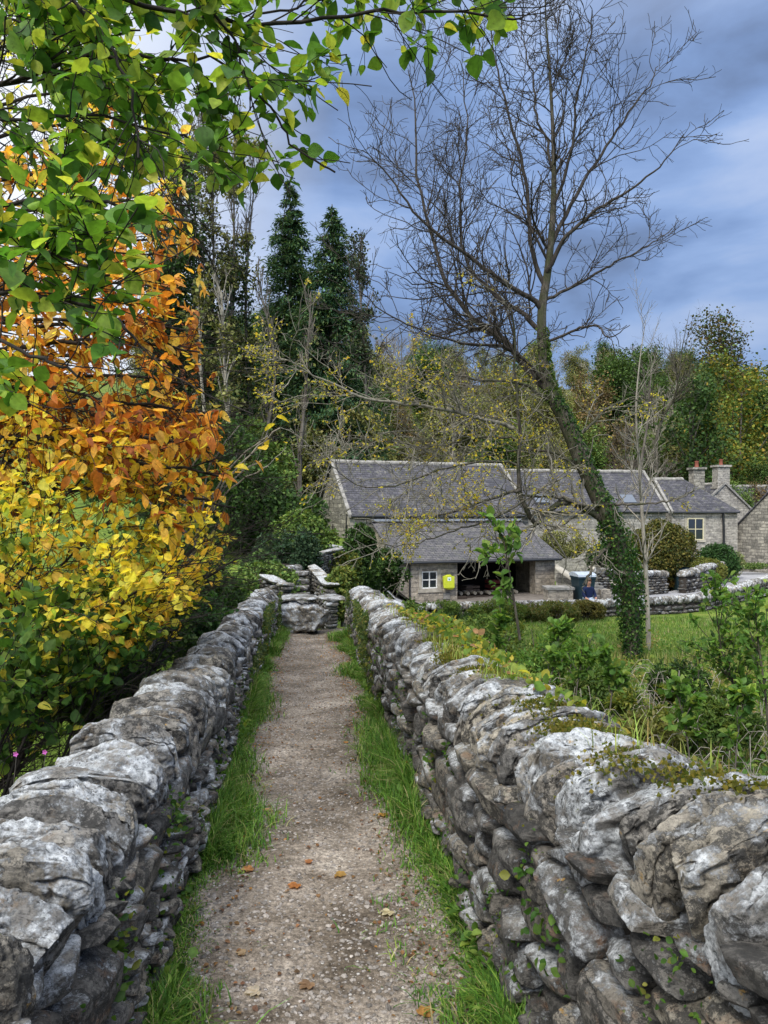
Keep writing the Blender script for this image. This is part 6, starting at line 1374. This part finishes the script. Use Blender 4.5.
# pink herb robert flowers by the near left coping
for i, (px, py, y) in enumerate([(16, 754, 2.75), (45, 752, 2.9)]):
    x, _, z = at(px, py, y); e_ = empty('wild_flower', (x, y, z)); tag(e_, ('pink wild flower with a longer stem, nearer the left edge' if i == 0 else 'second pink wild flower just above the coping, right of the first'), 'flower'); mb = MB(); a = np.arange(5) * 1.257
    add_leaves(mb, np.zeros((5, 3)), np.stack([np.cos(a), -.5 + 0 * a, np.sin(a)], -1), np.tile([0, -1.0, .2], (5, 1)), np.full(5, .012), np.tile([(.62, .16, .55)], (5, 1)), LEAF, LQ); mb.build('petals', M['leaf'], e_)
    mb = MB(); mb.tubes(smooth_line([(-.06, .05, -.32), (-.02, .02, -.12), (0, .003, 0)], 8)[None], np.full((1, 8), .0012), 4); mb.build('stem', M['bark_far'], e_)

# ------------------------------------------------------------------ green beech boughs overhead, close to the camera
gb = np.array([-3.0, 3.0, -2.6]); lim = []; lr = []
def bough(pts, y0, y1, r):
    n = len(pts); w = [at(px, py, y0 + (y1 - y0) * i / (n - 1)) for i, (px, py) in enumerate(pts)]
    lim.append(w); lr.append(r)
T1 = (-260, 120)
bough([(-330, 260), (-120, 130), (21, 78), (88, 56), (172, 60), (224, 90)], 3.0, 3.2, .016)
bough([(-330, 100), (-60, -60), (70, 0), (109, 47), (133, 94), (138, 158)], 3.0, 2.7, .010)
bough([(-330, -60), (0, -40), (150, 5), (240, 23), (330, 17), (400, 10), (470, 14), (522, 18)], 3.0, 3.1, .012)
bough([(150, 60), (224, 60), (262, 100), (290, 140), (335, 172)], 3.1, 3.0, .006)
bough([(-300, 320), (-100, 240), (10, 205), (80, 200), (150, 215), (190, 222)], 2.9, 2.6, .010)
bough([(-300, 420), (-80, 320), (0, 290), (60, 300), (120, 320), (135, 345)], 2.6, 2.3, .010)
bough([(-300, 480), (-100, 380), (-10, 345), (40, 360), (80, 372)], 2.5, 2.2, .009)
bough([(-300, 20), (-80, -60), (40, -40), (160, -30), (220, 20), (240, 60), (250, 110)], 2.9, 2.9, .009)
bough([(-300, 220), (-60, 130), (30, 120), (90, 115), (170, 135), (215, 155)], 3.2, 2.9, .009)
bough([(-300, 180), (-120, 50), (0, 20), (60, 35), (140, 30)], 3.4, 3.4, .009)
bough([(240, 23), (300, 5), (360, -10), (430, -6), (490, -4)], 3.1, 3.2, .005)
bough([(-300, 350), (-80, 260), (10, 250), (60, 255), (110, 275)], 2.7, 2.4, .008)
bough([(-300, 60), (-80, 0), (60, -20), (180, -40), (300, -40), (400, -30)], 3.5, 3.6, .009)
for l in lim:
    if l[0][0] < -3: l.insert(0, gb + np.array([-.3, .3, 4.0]))
    else: pass
lim2 = [smooth_line(l, 26) for l in lim]
def clipf(w):
    px, py = scr(w); lim_y = np.interp(px, [-100, 60, 120, 150, 165, 190, 215, 300, 338, 345, 420, 525, 535], [410, 395, 380, 290, 165, 165, 205, 200, 185, 72, 80, 50, -50]); return (py < lim_y) & (w[:, 1] > 1.8)
def beech_pal(rs, w):
    n = len(w); z = w[:, 2]; c = pick(rs, [(.06, .15, .02, 3), (.12, .25, .03, 3), (.26, .38, .045, 2.2), (.48, .50, .07, .8)], n, .25); return c
BE = bank_tree('beech_tree', 'green-leaved tree whose boughs hang across the top left close overhead', 'tree', gb, lim2, beech_pal, 145, .068, 7, 8, (.15, .5), (.08, .22), 3, .01, 'bark_dark', LEAF2 * np.array([.95, 1, 1]), .15, .35, .55, side=(1, 1, .5), leafclip=clipf, lr=lr)
tb = MB(); tb.tubes(smooth_line([(-.2, 0, -.5), (-.15, 0, 1.5), (-.3, .3, 4.0), (-.3, .3, 7)], 12)[None], np.linspace(.16, .06, 12)[None], 12); tb.build('trunk', M['bark_ash'], BE)
